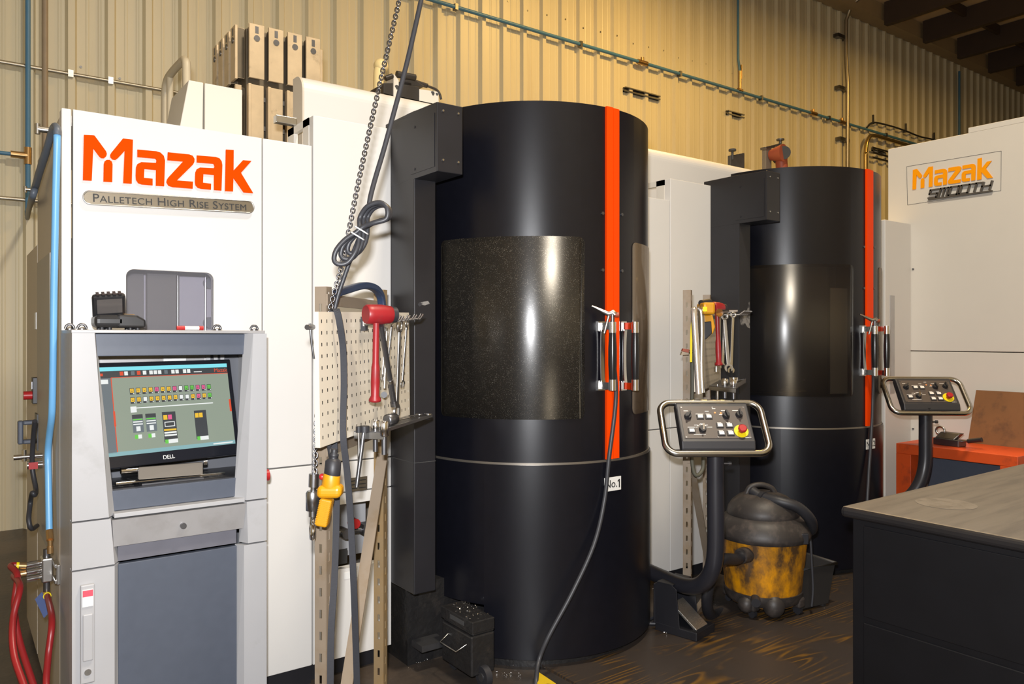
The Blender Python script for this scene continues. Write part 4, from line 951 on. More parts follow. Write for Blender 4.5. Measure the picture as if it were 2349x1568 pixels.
def pegboard(bl, e1, up, n, W, H, label):
    T = thing('pegboard_panel', label, 'pegboard', bl-up*H)
    cols, rows = 22, 11; dx_, dz_ = W/cols, H/(rows+.6)
    # front skin with real square holes
    hw, hh = .0032, .0058; mb = MB(); us = [0]; zs_ = [0]
    for i in range(cols): us += [(i+.5)*dx_-hw, (i+.5)*dx_+hw]
    for j in range(rows): zs_ += [(j+.8)*dz_-hh, (j+.8)*dz_+hh]
    us.append(W); zs_.append(H); pt = lambda i, j: bl-up*H+e1*us[i]+up*zs_[j]
    vs = [pt(i, j) for j in range(len(zs_)) for i in range(len(us))]; nu = len(us); fs = []
    for j in range(len(zs_)-1):
        for i in range(nu-1):
            if i % 2 == 1 and j % 2 == 1 and i < nu-1 and j < len(zs_)-1: continue
            fs.append((j*nu+i, j*nu+i+1, (j+1)*nu+i+1, (j+1)*nu+i))
    mb.add(vs, fs)
    tk = .018
    o0 = bl-up*H; mb.obox(o0+up*H/2-n*tk/2-e1*.0006, e1*.0006, up*H/2, n*tk/2); mb.obox(o0+up*H/2+e1*W-n*tk/2, e1*.0006, up*H/2, n*tk/2); mb.obox(o0+e1*W/2-n*tk/2, e1*W/2, up*.0006, n*tk/2); mb.obox(o0+e1*W/2+up*H-n*tk/2, e1*W/2, up*.0006, n*tk/2)
    mb.build('board_skin', PEG, T)
    MB().obox(o0+e1*W/2+up*H/2-n*(tk+.001), e1*W/2*.99, up*H/2*.98, n*.001).build('board_backing', mat('dark_board_backing', (.05, .045, .04), .7), T)
    return T
def mallet(head_c, axis, handle_top, handle_bot, label, r=.036, L_=.10, hr=.0145):
    t = thing('mallet', label, 'mallet', handle_bot)
    axis = axis.normalized(); h = MB().lathe([(r*.88, -L_/2), (r*.97, -L_/2+.005), (r, -L_*.3), (r*1.0, L_*.1), (r*.93, L_*.28), (r*.9, L_/2-.007), (r*.82, L_/2)], head_c, axis, 28)
    h.build('mallet_head', RED, t)
    ax = (handle_bot-handle_top); ln = ax.length
    MB().lathe([(hr*.8, 0), (hr*.8, ln*.5), (hr*1.02, ln*.56), (hr*1.12, ln*.75), (hr*1.0, ln*.92), (hr*1.5, ln*.965), (hr*1.55, ln*.99), (hr*1.2, ln)], handle_top, ax, 20).build('mallet_handle', RED, t)
    MB().cyl(head_c+axis*L_/2, head_c+axis*(L_/2+.018), r*.80).build('dark_cap', RUBBER, t)
    return t
def wrench(a, b, n, w, label, m=CHROME, group=None):
    # combination spanner from ring end a to open end b, lying in the plane with normal n
    t = thing('combination_wrench', label, 'wrench', b, group)
    ax = (b-a).normalized(); sd = n.cross(ax).normalized(); th = w*.32; L_ = (b-a).length
    mb = MB(); R1 = w*1.05
    ring = [a+ax*R1*math.cos(2*PI*k/20)+sd*R1*math.sin(2*PI*k/20) for k in range(20)]
    mb.tube(ring, w*.36, 8, closed=True); mb.build('ring_end', m, t)
    p0, p1 = a+ax*R1*1.15, b-ax*w*1.3
    MB().prism([p0+sd*w*.52-n*th/2, p1+sd*w*.6-n*th/2, p1-sd*w*.6-n*th/2, p0-sd*w*.52-n*th/2], n*th).build('shaft', m, t, th*.3)
    c_ = b-ax*w*.2; poly = []
    R2 = w*1.45
    for k in range(17):
        ang = math.radians(35+290*k/16); poly.append(c_+ax*R2*math.cos(ang)+sd*R2*math.sin(ang))
    for x_, y_ in ((.55*1.0, -.62), (-.35, -.62), (-.62, 0), (-.35, .62), (.55, .62)): poly.append(c_+ax*w*1.1*x_*1.3+sd*w*1.0*y_*1.2)
    MB().prism([p-n*th*.6 for p in poly], n*th*1.2).build('open_end', m, t)
    return t
def socket(c, up, r, h, label, ext, group):
    t = thing('socket', label, 'socket', c-up*ext, group)
    MB().lathe([(r*.8, 0), (r, .004), (r, h-.004), (r*.85, h), (r*.6, h), (r*.6, h-.02)], c, up, 20, caps=False).cyl(c, c+up*.002, r*.8).build('socket_barrel', CHROME, t)
    MB().cyl(c-up*ext, c, r*.55, n=12).build('drive_bit', DSTEEL, t)
    return t
# ---- rack one, beside the No.1 door
e1, up1, n1 = board_frame(BL, BRp, BLb); WB = (BRp-BL).length; HB = .445
pegboard(BL, e1, up1, n1, WB, HB, 'cream perforated tool board with strap over it, left of the No.1 black door')
RK = thing('tool_rack_stand', 'taupe slotted-angle stand carrying the tool board beside the No.1 black door', 'rack stand', P(810, 1650, D=2.9))
po, b1 = slotted_post(748, 2.68, 1.775, e1, n1, '', TAUPE, RK); po, b2 = slotted_post(879, 3.27, 1.80, e1, n1, '', TAUPE2, RK)
def onp(px, py, off): return PP(px, py, BL+n1*off, n1)
offp = (b1-BL).dot(n1)
mb = MB().bar(V((b1.x, b1.y, onp(775, 690, offp).z)), V((b2.x, b2.y, onp(775, 690, offp).z+.0)), .012, .04); mb.build('cross_brace', TAUPE, RK)
mb = MB().bar(V((b1.x, b1.y, onp(800, 1015, offp).z)), V((b2.x, b2.y, onp(800, 1015, offp).z)), .012, .045); mb.build('cross_brace', TAUPE, RK)
MB().bar(onp(878, 1040, offp+.02), onp(800, 1540, offp+.02)+(onp(800, 1540, offp+.02)-onp(878, 1040, offp+.02))*.12, .006, .045, up=n1).build('diagonal_brace', TAUPE, RK)
MB().bar(b1+V((0,0,.02)), b2+V((0,0,.02)), .04, .04).bar(b2+V((0,0,.1)), b2+n1*.25+V((0,0,.02)), .03, .03).bar(b1+V((0,0,.1)), b1+n1*.25+V((0,0,.02)), .03, .03).bar(b2+V((0,0,.02))-n1*.2, b2+n1*.3+V((0,0,.02)), .04, .03).bar(b1+V((0,0,.02))-n1*.2, b1+n1*.3+V((0,0,.02)), .04, .03).build('stand_foot', TAUPE, RK)
def ob(px, py, off=.03): return onp(px, py, off)
# hook rail
HR = thing('hook_rail', 'chrome row of wire tool hooks on the tool board beside the No.1 black door', 'tool hooks', ob(838, 745, .01))
a, b = ob(834, 742, .02), ob(922, 731, .02)
MB().bar(a, b, .006, .018).build('hook_plate', STEEL, HR)
for k in range(6):
    p_ = a.lerp(b, k/5)
    MB().tube([p_, p_+n1*.03-up1*.0, p_+n1*.07-up1*.0, p_+n1*.08+up1*.012, p_+n1*.085+up1*.022], .0034, 8).tube([p_+e1*.03, p_+e1*.03+n1*.07, p_+e1*.03+n1*.085+up1*.02], .0034, 8).build('wire_hook', CHROME, HR)
MB().box(-.008, -.026, -.012, .010, .026, .012).build('hook_clip', RUBBER, HR).matrix_basis = frame(ob(835, 742, .012), n1, up1)
hc = ob(868, 721, .10)
mallet(hc, (RGT*.80+FWD*.6), ob(863, 740, .10), ob(860, 921, .085), 'red dead-blow mallet hanging on the board beside the No.1 black door')
wrench(ob(899, 742, .06), ob(888, 850, .04), n1, .011, 'slim chrome wrench hanging just right of the red mallet of the near board', CHROME, 'wrenches on the near tool board')
wrench(ob(917, 746, .07), ob(910, 945, .05), n1, .021, 'largest chrome wrench on the near tool board', STEEL, 'wrenches on the near tool board')
wrench(ob(933, 742, .06), ob(923, 882, .04), n1, .013, 'rightmost short chrome wrench on the near tool board', STEEL, 'wrenches on the near tool board')
wrench(ob(884, 745, .03), ob(878, 868, .03), n1, .011, 'chrome wrench half hidden behind the red mallet handle on the near board', CHROME, 'wrenches on the near tool board')
t = thing('breaker_bar', 'dark grey steel bar slanting across the wrenches on the near tool board', 'breaker bar', ob(904, 928, .08))
a, b = ob(874, 746, .11), ob(903, 922, .08); ax = (b-a).normalized()
MB().cyl(a, a+(b-a)*.70, .0105, n=12).cyl(a+(b-a)*.70, b, .0115, n=12).build('bar_shaft', DSTEEL, t)
MB().cyl(a+(b-a)*.69, a+(b-a)*.73, .0125, n=12).build('bar_collar', STEEL, t)
MB().obox(b+ax*.01, e1*.012, ax*.014, n1*.010).build('bar_tip', STEEL, t)
t = thing('ratchet', 'chrome ratchet hanging low behind the red mallet on the near tool board', 'ratchet', ob(882, 918, .04))
MB().tube([ob(887, 760, .045), ob(882, 890, .045)], .006, 8).build('ratchet_handle', STEEL, t)
MB().cyl(ob(881, 905, .03), ob(881, 905, .05), .012, n=16).build('ratchet_head', RUBBER, t)
# tray
a = ob(812, 990, 0.002); b = ob(933, 938, .002); Wt = .215
TY = thing('tool_tray', 'dark steel shelf tray fixed under the near tool board', 'tray', a)
za_ = a.z-.0
def wsolve(p0, px_):
    w_ = .02
    for _ in range(400):
        q_ = p0+n1*w_-CAM; x_ = 1174.5+FPX*q_.dot(RGT)/q_.dot(FWD)
        if x_ >= px_: break
        w_ += .001
    return w_
aa, bb = V((a.x, a.y, za_)), V((b.x, b.y, za_))
Wt = (wsolve(aa, 893)+wsolve(bb, 980))/2; t0, t1 = aa+n1*Wt, bb+n1*Wt
MB().prism([aa, bb, t1, t0], V((0, 0, .003))).build('tray_floor', DSTEEL, TY)
MB().obox((t0+t1)/2+V((0,0,.006)), (t1-t0)/2, V((0,0,.006)), n1*.0015).obox((aa+t0)/2+V((0,0,-.012)), (t0-aa)/2, V((0,0,.012)), e1*.0015).build('tray_lip', STEEL, TY)
mid = lambda s_, d_: aa.lerp(bb, s_)+n1*d_
socket(P(861, 988, Z=za_)+V((0,0,-.015)), V((0,0,1)), .0165, .055, 'chrome socket with short bit, left of two upright in the near tray', .06, 'sockets upright in the near tray')
socket(P(881, 991, Z=za_)+V((0,0,-.015)), V((0,0,1)), .0165, .055, 'chrome socket with dark bit, right of two upright in the near tray', .065, 'sockets upright in the near tray')
t = thing('socket', 'large black socket lying on its side on the near tray', 'socket', mid(.33, .06)+V((0,0,.026)))
MB().lathe([(.016, 0), (.022, .004), (.022, .05), (.013, .05), (.013, .02)], mid(.30, .06)+V((0,0,.026)), e1+n1*.3, 20).build('socket_barrel', DSTEEL, t)
wrench(mid(.45, Wt*.5)+V((0,0,.014)), mid(.98, Wt*.88)+V((0,0,.014)), V((0,0,1)), .011, 'chrome wrench lying flat at the front of the near tray', CHROME, 'wrenches lying on the near tray')
wrench(mid(.50, Wt*.3)+V((0,0,.012)), mid(.97, Wt*.55)+V((0,0,.012)), V((0,0,1)), .010, 'chrome wrench lying flat at the back of the near tray', STEEL, 'wrenches lying on the near tray')
for (p0, p1, r_, lb) in ((P(823, 993, Z=za_)+V((0,0,.02)), P(823, 1090, D=(P(823, 993, Z=za_)-CAM).dot(FWD)), .0045, 'thin steel rod hanging straight down through the near tray'), (P(836, 992, Z=za_)+V((0,0,.02)), P(818, 1117, D=(P(836, 992, Z=za_)-CAM).dot(FWD)-.03), .0075, 'thick dark rod hanging aslant through the near tray')):
    t = thing('hex_rod', lb, 'hex key', p1)
    MB().tube([p0, p1], r_, 6).build('rod_shaft', DSTEEL if r_ > .005 else STEEL, t)
    MB().cyl(p0-V((0,0,.018)), p0+V((0,0,.004)), r_*2.4, n=12).build('rod_head', RUBBER, t)
# hook on the left edge
q = ob(711, 750, -.02)
t = thing('tee_handle_key', 'small tee-handled key hung on the left edge of the near tool board', 'hex key', ob(720, 820, -.01))
MB().cyl(q-e1*.02, q+e1*.03, .009, n=10).build('tee_handle', DSTEEL, t)
MB().tube([q+V((0,0,.012)), ob(714, 780, -.018), ob(720, 822, -.015)], .0042, 8).build('key_shaft', DSTEEL, t)
# clamp hung over the brace
cd = offp+.028
t = thing('c_clamp', 'big navy blue C-clamp hung over the top brace of the near tool rack', 'clamp', onp(875, 760, cd))
pts = catmull([onp(772, 672, cd), onp(800, 663, cd), onp(832, 655, cd), onp(856, 659, cd), onp(871, 674, cd), onp(876, 698, cd), onp(877, 740, cd), onp(874, 800, cd), onp(860, 822, cd), onp(830, 826, cd), onp(790, 824, cd)], 6)
MB().band(pts, .030, .026, n1).build('clamp_frame', NAVY, t, .006)
MB().cyl(onp(792, 824, cd)+V((0,0,.13)), onp(792, 824, cd)-V((0,0,.1)), .010, n=12).build('clamp_screw', DSTEEL, t)
mb = MB(); a = onp(803, 662, cd+.0165); b = onp(834, 655, cd+.0165)
text(mb, 'C', .001, frame(a, e1, up1), .0001) if False else None
# sling strap
pts = [ob(764, 712, -.02)+V((0,0,.002)), ob(772, 714, .012)+V((0,0,.004)), ob(779, 740, .022), ob(787, 800, .022), ob(789, 880, .022), ob(787, 960, .022), ob(788, 1010, .03), ob(797, 1090, .04), ob(805, 1200, .05), ob(811, 1330, .06), ob(815, 1440, .06), ob(819, 1568, .06), ob(821, 1640, .06)]
mb = MB().band(catmull(pts, 6), .022, .005, RGT)
pts2 = [ob(764, 712, -.02)+V((0,0,.002)), ob(764, 800, -.028), ob(766, 1000, -.028), ob(772, 1100, -.01), ob(771, 1220, -.0), ob(767, 1330, .01), ob(760, 1440, .02), ob(758, 1568, .03), ob(757, 1640, .03)]
mb.band(catmull(pts2, 6), .022, .005, RGT)
tag(mb.build('webbing_sling', STRAP), 'long charcoal webbing strap draped over the top of the near tool board', 'strap')

# ---- rack two
B2L = P(1600, 707, D=4.1); B2R = P(1653, 717, D=4.9); B2R.z = B2L.z
f1, fu, fn = board_frame(B2L, B2R, None)
pegboard(B2L, f1, fu, fn, .88, .445, 'cream perforated tool board behind the mobile control panel by the second black door')
R2 = thing('tool_rack_stand', 'taupe slotted-angle stand behind the shop vacuum', 'rack stand', P(1620, 1420, D=4.4))
po, c1 = slotted_post(1584, 4.27, 1.86, f1, fn, '', TAUPE, R2); po, c2 = slotted_post(1628, 4.76, 1.86, f1, fn, '', TAUPE, R2)
MB().bar(c1+V((0,0,1.3)), c2+V((0,0,1.3)), .012, .04).bar(c1+V((0,0,.02)), c2+V((0,0,.02)), .03, .04).build('cross_brace', TAUPE, R2)
MB().bar(c1+V((0,0,.9)), c2+V((0,0,.15)), .006, .04, up=fn).build('diagonal_brace', TAUPE, R2)
def oc(px, py, off=.03): return PP(px, py, B2L+fn*off, fn)
HR = thing('hook_rail', 'chrome row of wire tool hooks on the board by the second black door', 'tool hooks', oc(1640, 722, .01))
a, b = oc(1630, 722, .012), oc(1650, 722, .012)
MB().bar(a, b, .006, .045).build('hook_plate', DSTEEL, HR)
for k in range(4):
    p_ = a.lerp(b, k/3); MB().tube([p_, p_+fn*.05, p_+fn*.16, p_+fn*.19+fu*.022], .004, 8).tube([p_+f1*.05, p_+f1*.05+fn*.16, p_+f1*.05+fn*.19+fu*.022], .004, 8).build('wire_hook', CHROME, HR)
D2 = lambda px, py, d=4.25: P(px, py, D=d)
mallet(D2(1645, 706, 4.25), (RGT*.85+FWD*.5+V((0,0,-.05))), D2(1645, 716, 4.25), D2(1649, 838, 4.25), 'red mallet on the board by the second black door, beside the yellow drill', r=.033, L_=.075, hr=.0145)
wrench(D2(1662, 726, 4.3), D2(1658, 840, 4.3), -FWD, .011, 'slim chrome wrench next to the red mallet on the far board', CHROME, 'wrenches on the far tool board')
wrench(D2(1662, 725, 4.28), D2(1672, 845, 4.28), -FWD, .016, 'wide chrome wrench hanging mid row on the far tool board', STEEL, 'wrenches on the far tool board')
wrench(D2(1682, 722, 4.35), D2(1677, 850, 4.35), -FWD, .013, 'rightmost chrome wrench hanging on the far tool board', CHROME, 'wrenches on the far tool board')
t = thing('ratchet', 'short chrome ratchet lying across the hooks of the far tool board', 'ratchet', D2(1665, 716, 4.26))
MB().cyl(D2(1650, 717, 4.2), D2(1664, 714, 4.3), .022, n=14).cyl(D2(1664, 714, 4.3), D2(1688, 713, 4.4), .012, n=12).build('ratchet_head', CHROME, t)
t = thing('extension_bar', 'short chrome extension bar hanging under the red mallet of the far board', 'extension bar', D2(1643, 850, 4.32))
MB().cyl(D2(1642, 830, 4.32), D2(1643, 845, 4.32), .008, n=10).cyl(D2(1643, 842, 4.32), D2(1643, 852, 4.32), .013, n=10).build('bar_shaft', STEEL, t)
# drill
t = thing('cordless_drill', 'yellow and black cordless drill hanging on the far tool board', 'drill', D2(1622, 780, 4.12))
d4 = 4.12
MB().cyl(D2(1608, 695, d4), D2(1628, 692, d4+.06), .017, n=18).build('drill_chuck', RUBBER, t)
MB().obox(D2(1619, 708, d4), RGT*.032, V((0,0,.032)), FWD*.075).build('motor_housing', YEL, t, .012, 3)
MB().obox(D2(1617, 709, d4-.077), RGT*.012, V((0,0,.013)), FWD*.004).build('yellow_badge', YELR, t, .003)
MB().prism([D2(1614, 722, d4), D2(1635, 722, d4), D2(1641, 750, d4), D2(1636, 765, d4), D2(1618, 770, d4), D2(1616, 735, d4)], FWD*.05).build('drill_handle', YEL, t, .006)
MB().prism([D2(1615, 738, d4-.004), D2(1632, 736, d4-.004), D2(1634, 764, d4-.004), D2(1620, 778, d4-.004), D2(1616, 778, d4-.004)], FWD*.06).build('battery_pack', RUBBER, t, .005)
# chrome tubes, tape and brush at the left edge of the board
t = thing('polished_tube', 'polished white-chrome tube leaning along the left edge of the far tool board', 'tube', D2(1604, 903, 4.03))
MB().tube(catmull([D2(1593, 709, 4.06), D2(1592, 720, 4.05), D2(1597, 800, 4.04), D2(1603, 903, 4.03)], 6), .017, 14).build('tube_body', mat('polished_alloy', (.85, .82, .78), .2, .8), t)
t = thing('polished_tube', 'darker chrome tube curving behind the polished white tube on the far board', 'tube', D2(1610, 900, 4.08))
MB().tube(catmull([D2(1600, 706, 4.10), D2(1608, 716, 4.10), D2(1610, 760, 4.10), D2(1609, 830, 4.09), D2(1611, 900, 4.08)], 6), .016, 12).build('tube_body', STEEL, t)
tag(MB().band(catmull([D2(1590, 722, 4.10), D2(1586, 760, 4.09), D2(1585, 830, 4.09)], 5), .012, .003, RGT).build('tape_strip', YELR), 'yellow measuring strip hanging left of the polished tube', 'measuring tape')
t = thing('shop_brush', 'small brown brush sticking out left of the far tool board', 'brush', D2(1585, 808, 4.15))
MB().tube([D2(1592, 806, 4.15), D2(1580, 806, 4.15)], .007, 8).build('brush_handle', DSTEEL, t)
MB().prism([D2(1582, 801, 4.15), D2(1567, 799, 4.15), D2(1565, 805, 4.15), D2(1580, 809, 4.15)], FWD*.03).build('brush_bristles', RUSTV, t)
MB().prism([D2(1580, 809, 4.15), D2(1565, 806, 4.15), D2(1562, 814, 4.15), D2(1580, 813, 4.15)], FWD*.03).build('brush_block', RUSTP, t)
tag(MB().tube(catmull([D2(1591, 735, 4.2), D2(1588, 800, 4.2), D2(1588, 900, 4.2), D2(1584, 1000, 4.2), D2(1590, 1075, 4.2), D2(1600, 1090, 4.2), D2(1612, 1075, 4.22), D2(1614, 1045, 4.22)], 6), .011, 8).build('looped_hose', mat('dusty_hose', (.09, .085, .06), .6)), 'dusty hose looping down along the post of the far tool rack', 'hose')
# far tray
a = oc(1624, 896, .002); b = oc(1652, 868, .002); TY = thing('tool_tray', 'dark steel shelf tray fixed under the far tool board', 'tray', a)
z_ = a.z; c00 = D2(1627, 884, 4.2); c00.z = z_+.0; c10 = D2(1688, 891, 3.98); c11 = D2(1711, 866, 4.5); c01 = D2(1650, 868, 4.75)
for v in (c00, c10, c11, c01): v.z = 1.33
MB().prism([c00, c10, c11, c01], V((0,0,.003))).build('tray_floor', DSTEEL, TY)
MB().prism([c10, c11, c11+V((0,0,.025)), c10+V((0,0,.025))], (c00-c10).normalized()*.003).prism([c00, c10, c10-V((0,0,.02)), c00-V((0,0,.02))], FWD*.003).build('tray_lip', STEEL, TY)
cen = lambda u, v: c00.lerp(c10, u).lerp(c01.lerp(c11, u), v)
socket(cen(.55, .12)+V((0,0,-.01)), V((0,0,1)), .018, .055, 'chrome socket upright in the far tray, left of two', .05, 'sockets upright in the far tray')
socket(cen(.86, .15)+V((0,0,-.01)), V((0,0,1)), .018, .055, 'chrome socket upright in the far tray, right of two', .05, 'sockets upright in the far tray')
t = thing('ratchet', 'chrome ratchet head resting at the back of the far tray', 'ratchet', cen(.75, .5)+V((0,0,.02)))
MB().cyl(cen(.75, .45)+V((0,0,.004)), cen(.75, .45)+V((0,0,.045)), .024, n=16).tube([cen(.78, .5)+V((0,0,.02)), cen(.95, .85)+V((0,0,.02))], .009, 10).build('ratchet_head', CHROME, t)
t = thing('hex_rod', 'chrome rod hanging through the far tray', 'hex key', D2(1642, 915, 4.2))
MB().cyl(cen(.25, .15)+V((0,0,.01)), cen(.25, .15)-V((0,0,.16)), .0075, n=8).build('rod_shaft', CHROME, t)

# ------------------------------------------------------------------ mobile control panels on curved arms
def control_panel(M, arm, label):
    t = thing('control_panel', label, 'control panel', M=M)
    # local frame: x right, y up the sloping face, z out of the face
    MB().prism([V((-.185, -.135, -.07)), V((-.185, -.135, -.02)), V((-.185, -.10, .0)), V((-.185, .125, .0)), V((-.185, .135, -.01)), V((-.185, .135, -.055))], (.37, 0, 0)).build('panel_box', mat('dark_panel_box', (.032, .032, .037), .42), t, .006)
    MB().box(-.168, -.085, .0, .168, .105, .0025).build('panel_face', PANELF, t)
    w, h, r = .262, .15, .06; pts = []
    for cx, cy, a0 in ((w-r, h-r, 0), (-w+r, h-r, 90), (-w+r, -h+r, 180), (w-r, -h+r, 270)):
        for k in range(9):
            a_ = math.radians(a0+90*k/8); pts.append(V((cx+r*math.cos(a_), cy+r*math.sin(a_), -.035)))
    MB().tube(pts, .0175, 12, closed=True).build('tube_rail', RAILM, t)
    for i, (x_, y_) in enumerate(((-.072, .04), (-.028, .04), (-.128, -.042), (.02, -.012), (.068, -.012), (.02, -.058), (.066, -.058))):
        o = MB().box(x_-.018, y_-.013, .0025, x_+.018, y_+.013, .008).build('push_button', RUBBER, t)
        MB().box(x_-.0125, y_-.0085, .008, x_+.0125, y_+.0085, .0125).build('button_cap', BUTTON, o)
    for x_, y_, a_ in ((-.135, .042, 35), (.062, .046, -10), (.13, .052, 0), (-.072, -.035, 10)):
        o = MB().cyl((x_, y_, .0025), (x_, y_, .022), .019, .016, n=20).build('rotary_switch', RUBBER, t)
        MB().box(-.004, -.017, .0, .004, .019, .014).build('switch_lever', RUBBER if a_ != 10 else CHROME, o).matrix_basis = Matrix.Translation((x_, y_, .022)) @ Matrix.Rotation(math.radians(-a_), 4, 'Z')
    o = MB().cyl((.122, -.045, .0025), (.122, -.045, .006), .036, n=28).build('stop_collar', YELR, t)
    MB().lathe([(.014, .006), (.014, .02), (.021, .024), (.022, .036), (.017, .040)], (.122, -.045, 0), n=24).build('stop_button', REDB, o)
    mb = MB()
    for x_, y_ in ((.008, .065), (.038, .062), (-.125, .062)): mb.cyl((x_, y_, .0025), (x_, y_, .005), .005, n=10)
    mb.build('indicator_lamp', mat('orange_lamp', (.95, .35, .12), .3), t)
    mb = MB()
    for x_, y_, l in ((-.14, .077, .022), (-.072, .058, .04), (-.03, .058, .02), (-.032, .075, .02), (.006, .09, .018), (.055, .078, .026), (.12, .078, .04), (-.125, -.02, .04), (-.10, -.008, .02), (-.035, -.02, .03), (-.05, -.008, .02), (-.07, -.001, .02), (-.09, -.062, .06), (.02, .006, .02), (.066, .006, .02), (.02, -.04, .022), (.066, -.04, .022), (.15, -.082, .03), (.07, .06, .018), (.036, .055, .016)): mb.box(x_-l/2, y_-.0015, .0025, x_+l/2, y_+.0015, .0031)
    for k in range(7):
        a_ = math.radians(30+20*k); mb.box(-.072+.03*math.cos(a_)-.0035, -.035+.03*math.sin(a_)-.0015, .0025, -.072+.03*math.cos(a_)+.0035, -.035+.03*math.sin(a_)+.0015, .0031)
    mb.build('panel_print', BUTTON, t)
    mb = MB()
    for x_, y_ in ((-.16, .097), (.16, .097), (-.16, -.078), (.16, -.078), (0, .097), (0, -.078)): mb.cyl((x_, y_, .002), (x_, y_, .0045), .0045, n=8)
    mb.build('panel_screws', DSTEEL, t)
    Mi = M.inverted()
    MB().tube([Mi @ p for p in catmull(arm, 8)], .043, 18).build('curved_arm', mat('black_satin_arm', (.02, .02, .026), .34), t)
    top = Mi @ arm[0]; dn = (Mi.to_3x3() @ V((0,0,-1)))
    MB().cyl(top+dn*-.03, top+dn*.02, .055, n=20).build('arm_flange', BLACKM, t)
    MB().cyl(top+dn*.07, top+dn*.07+V((.075, 0, 0)), .006, n=8).cyl(top+dn*.07+V((.065, 0, 0)), top+dn*.07+V((.08, 0, 0)), .011, n=10).build('lock_screw', DSTEEL, t)
    return t
def panel_M(c, yaw_deg, tilt_deg):
    x = V((math.cos(math.radians(yaw_deg)), math.sin(math.radians(yaw_deg)), 0)); hn = V((x.y, -x.x, 0))  # faces the aisle
    tl = math.radians(tilt_deg); n = hn*math.cos(tl)+V((0,0,1))*math.sin(tl); y = n.cross(x); return frame(c, x, y)
cp = P(1641, 972, D=3.9)
aq = P(1474, 1303, D=4.45); dq = aq-cp; dq.z = 0; zq = aq.z-cp.z
arm = [cp+V((0,0,-.13)), cp+V((0,0,-.3)), cp+V((0,0,zq+.26)), cp+dq*.06+V((0,0,zq+.13)), cp+dq*.20+V((0,0,zq+.045)), cp+dq*.40+V((0,0,zq+.008)), cp+dq*.7+V((0,0,zq)), aq]
control_panel(panel_M(cp, -35, 38), arm, 'control panel with chrome tube rail on a black curved arm beside the No.1 door')
cp2 = P(2128, 900, D=5.33)
arm2 = [cp2+V((-.03,0,-.13)), cp2+V((-.03,0,-.3)), cp2+V((-.04,0,-.50)), cp2+V((-.09,.02,-.64)), cp2+V((-.17,.08,-.74)), cp2+V((-.35,.2,-.79)), cp2+V((-.6, .35, -.8))]
control_panel(panel_M(cp2, -41, 42), arm2, 'control panel with bright tube rail standing before the orange bench')

# ------------------------------------------------------------------ foot pedal, shop vacuum, crate
a = P(1598, 1472, Z=.012); 
M_ = frame(a, (P(1640, 1447, Z=.012)-a), (P(1530, 1440, Z=.012)-a)); wx = (P(1640, 1447, Z=.012)-a).length
wx = max(wx, .13)
t = thing('foot_pedal', 'black guarded foot pedal switch on the plywood', 'foot switch', M=M_)
L2 = .25
MB().box(0, 0, 0, wx, L2, .045).build('pedal_base', BLACKM, t, .004)
MB().prism([V((0, .10, .04)), V((0, L2+.01, .04)), V((0, L2+.01, .24)), V((0, L2-.02, .265)), V((0, .15, .265)), V((0, .12, .245))], (.006, 0, 0)).prism([V((wx-.006, .10, .04)), V((wx-.006, L2+.01, .04)), V((wx-.006, L2+.01, .24)), V((wx-.006, L2-.02, .265)), V((wx-.006, .15, .265)), V((wx-.006, .12, .245))], (.006, 0, 0)).box(0, .14, .26, wx, L2-.01, .266).box(0, L2, .04, wx, L2+.01, .25).build('pedal_guard', BLACKM, t, .002)
MB().obox(V((wx/2, .10, .095)), V((wx*.30, 0, 0)), V((0, .075, .055)), V((0, -.004, .006))).build('pedal_plate', mat('ribbed_worn_alloy', (.5, .48, .44), .35, .9, bump=.15, bscale=160), t, .003)
MB().tube([V((.05, L2, .02)), V((-.05, L2+.15, .012)), V((-.2, L2+.35, .012))], .012, 8).build('pedal_cord', RUBBER, t)
vc = P(1750, 1300, D=4.52); vx, vy = vc.x, vc.y
VZ = .012
t = thing('shop_vacuum', 'dirty yellow shop vacuum with dusty black lid and hose', 'vacuum', (vx, vy, VZ))
vb = V((vx, vy, VZ))
MB().lathe([(.185, .05), (.208, .09), (.218, .14), (.240, .36), (.247, .43)], vb, n=48).build('yellow_tank', VACY, t)
MB().lathe([(.18, .05), (.212, .07), (.222, .10), (.224, .125)], vb, n=48).build('tank_base', VACB, t)
MB().lathe([(.250, .42), (.264, .425), (.268, .45), (.262, .475), (.25, .50), (.232, .53), (.20, .552), (.17, .56)], vb, n=48).build('lid_rim', VACB, t)
MB().lathe([(.20, .545), (.205, .56), (.198, .59), (.175, .625), (.14, .655), (.09, .675), (.0, .685)], vb, n=48).build('motor_dome', VACB, t)
MB().tube(catmull([vb+RGT*-.10+V((0,0,.655)), vb+RGT*-.075+V((0,0,.705)), vb+RGT*-.01+V((0,0,.72)), vb+RGT*.05+V((0,0,.70)), vb+RGT*.075+V((0,0,.66))], 6), .016, 10).build('lid_handle', VACB, t)
cv = lambda px, py, d: P(px, py, D=d)
def ribbed(pts, r, name, par):
    path = catmull(pts, 14); MB().tube(path, [r*(1+.07*(k % 2)) for k in range(len(path))], 14).build(name, RUBBER, par)
ribbed([cv(1725, 1126, 4.5), cv(1748, 1140, 4.45), cv(1790, 1150, 4.38), cv(1830, 1163, 4.36), cv(1858, 1190, 4.38), cv(1862, 1212, 4.45), cv(1850, 1218, 4.55)], .030, 'upper_hose', t)
MB().cyl(cv(1742, 1139, 4.47), cv(1755, 1143, 4.43), .037, n=16).build('hose_cuff', RUBBER, t)
ip = vb+(-RGT*.62-FWD*.72).normalized()*.235+V((0,0,.36))
idr = (-RGT*.75-FWD*.6).normalized()
MB().cyl(ip-idr*.02, ip+idr*.05, .048, .042, n=20).build('inlet_collar', VACB, t)
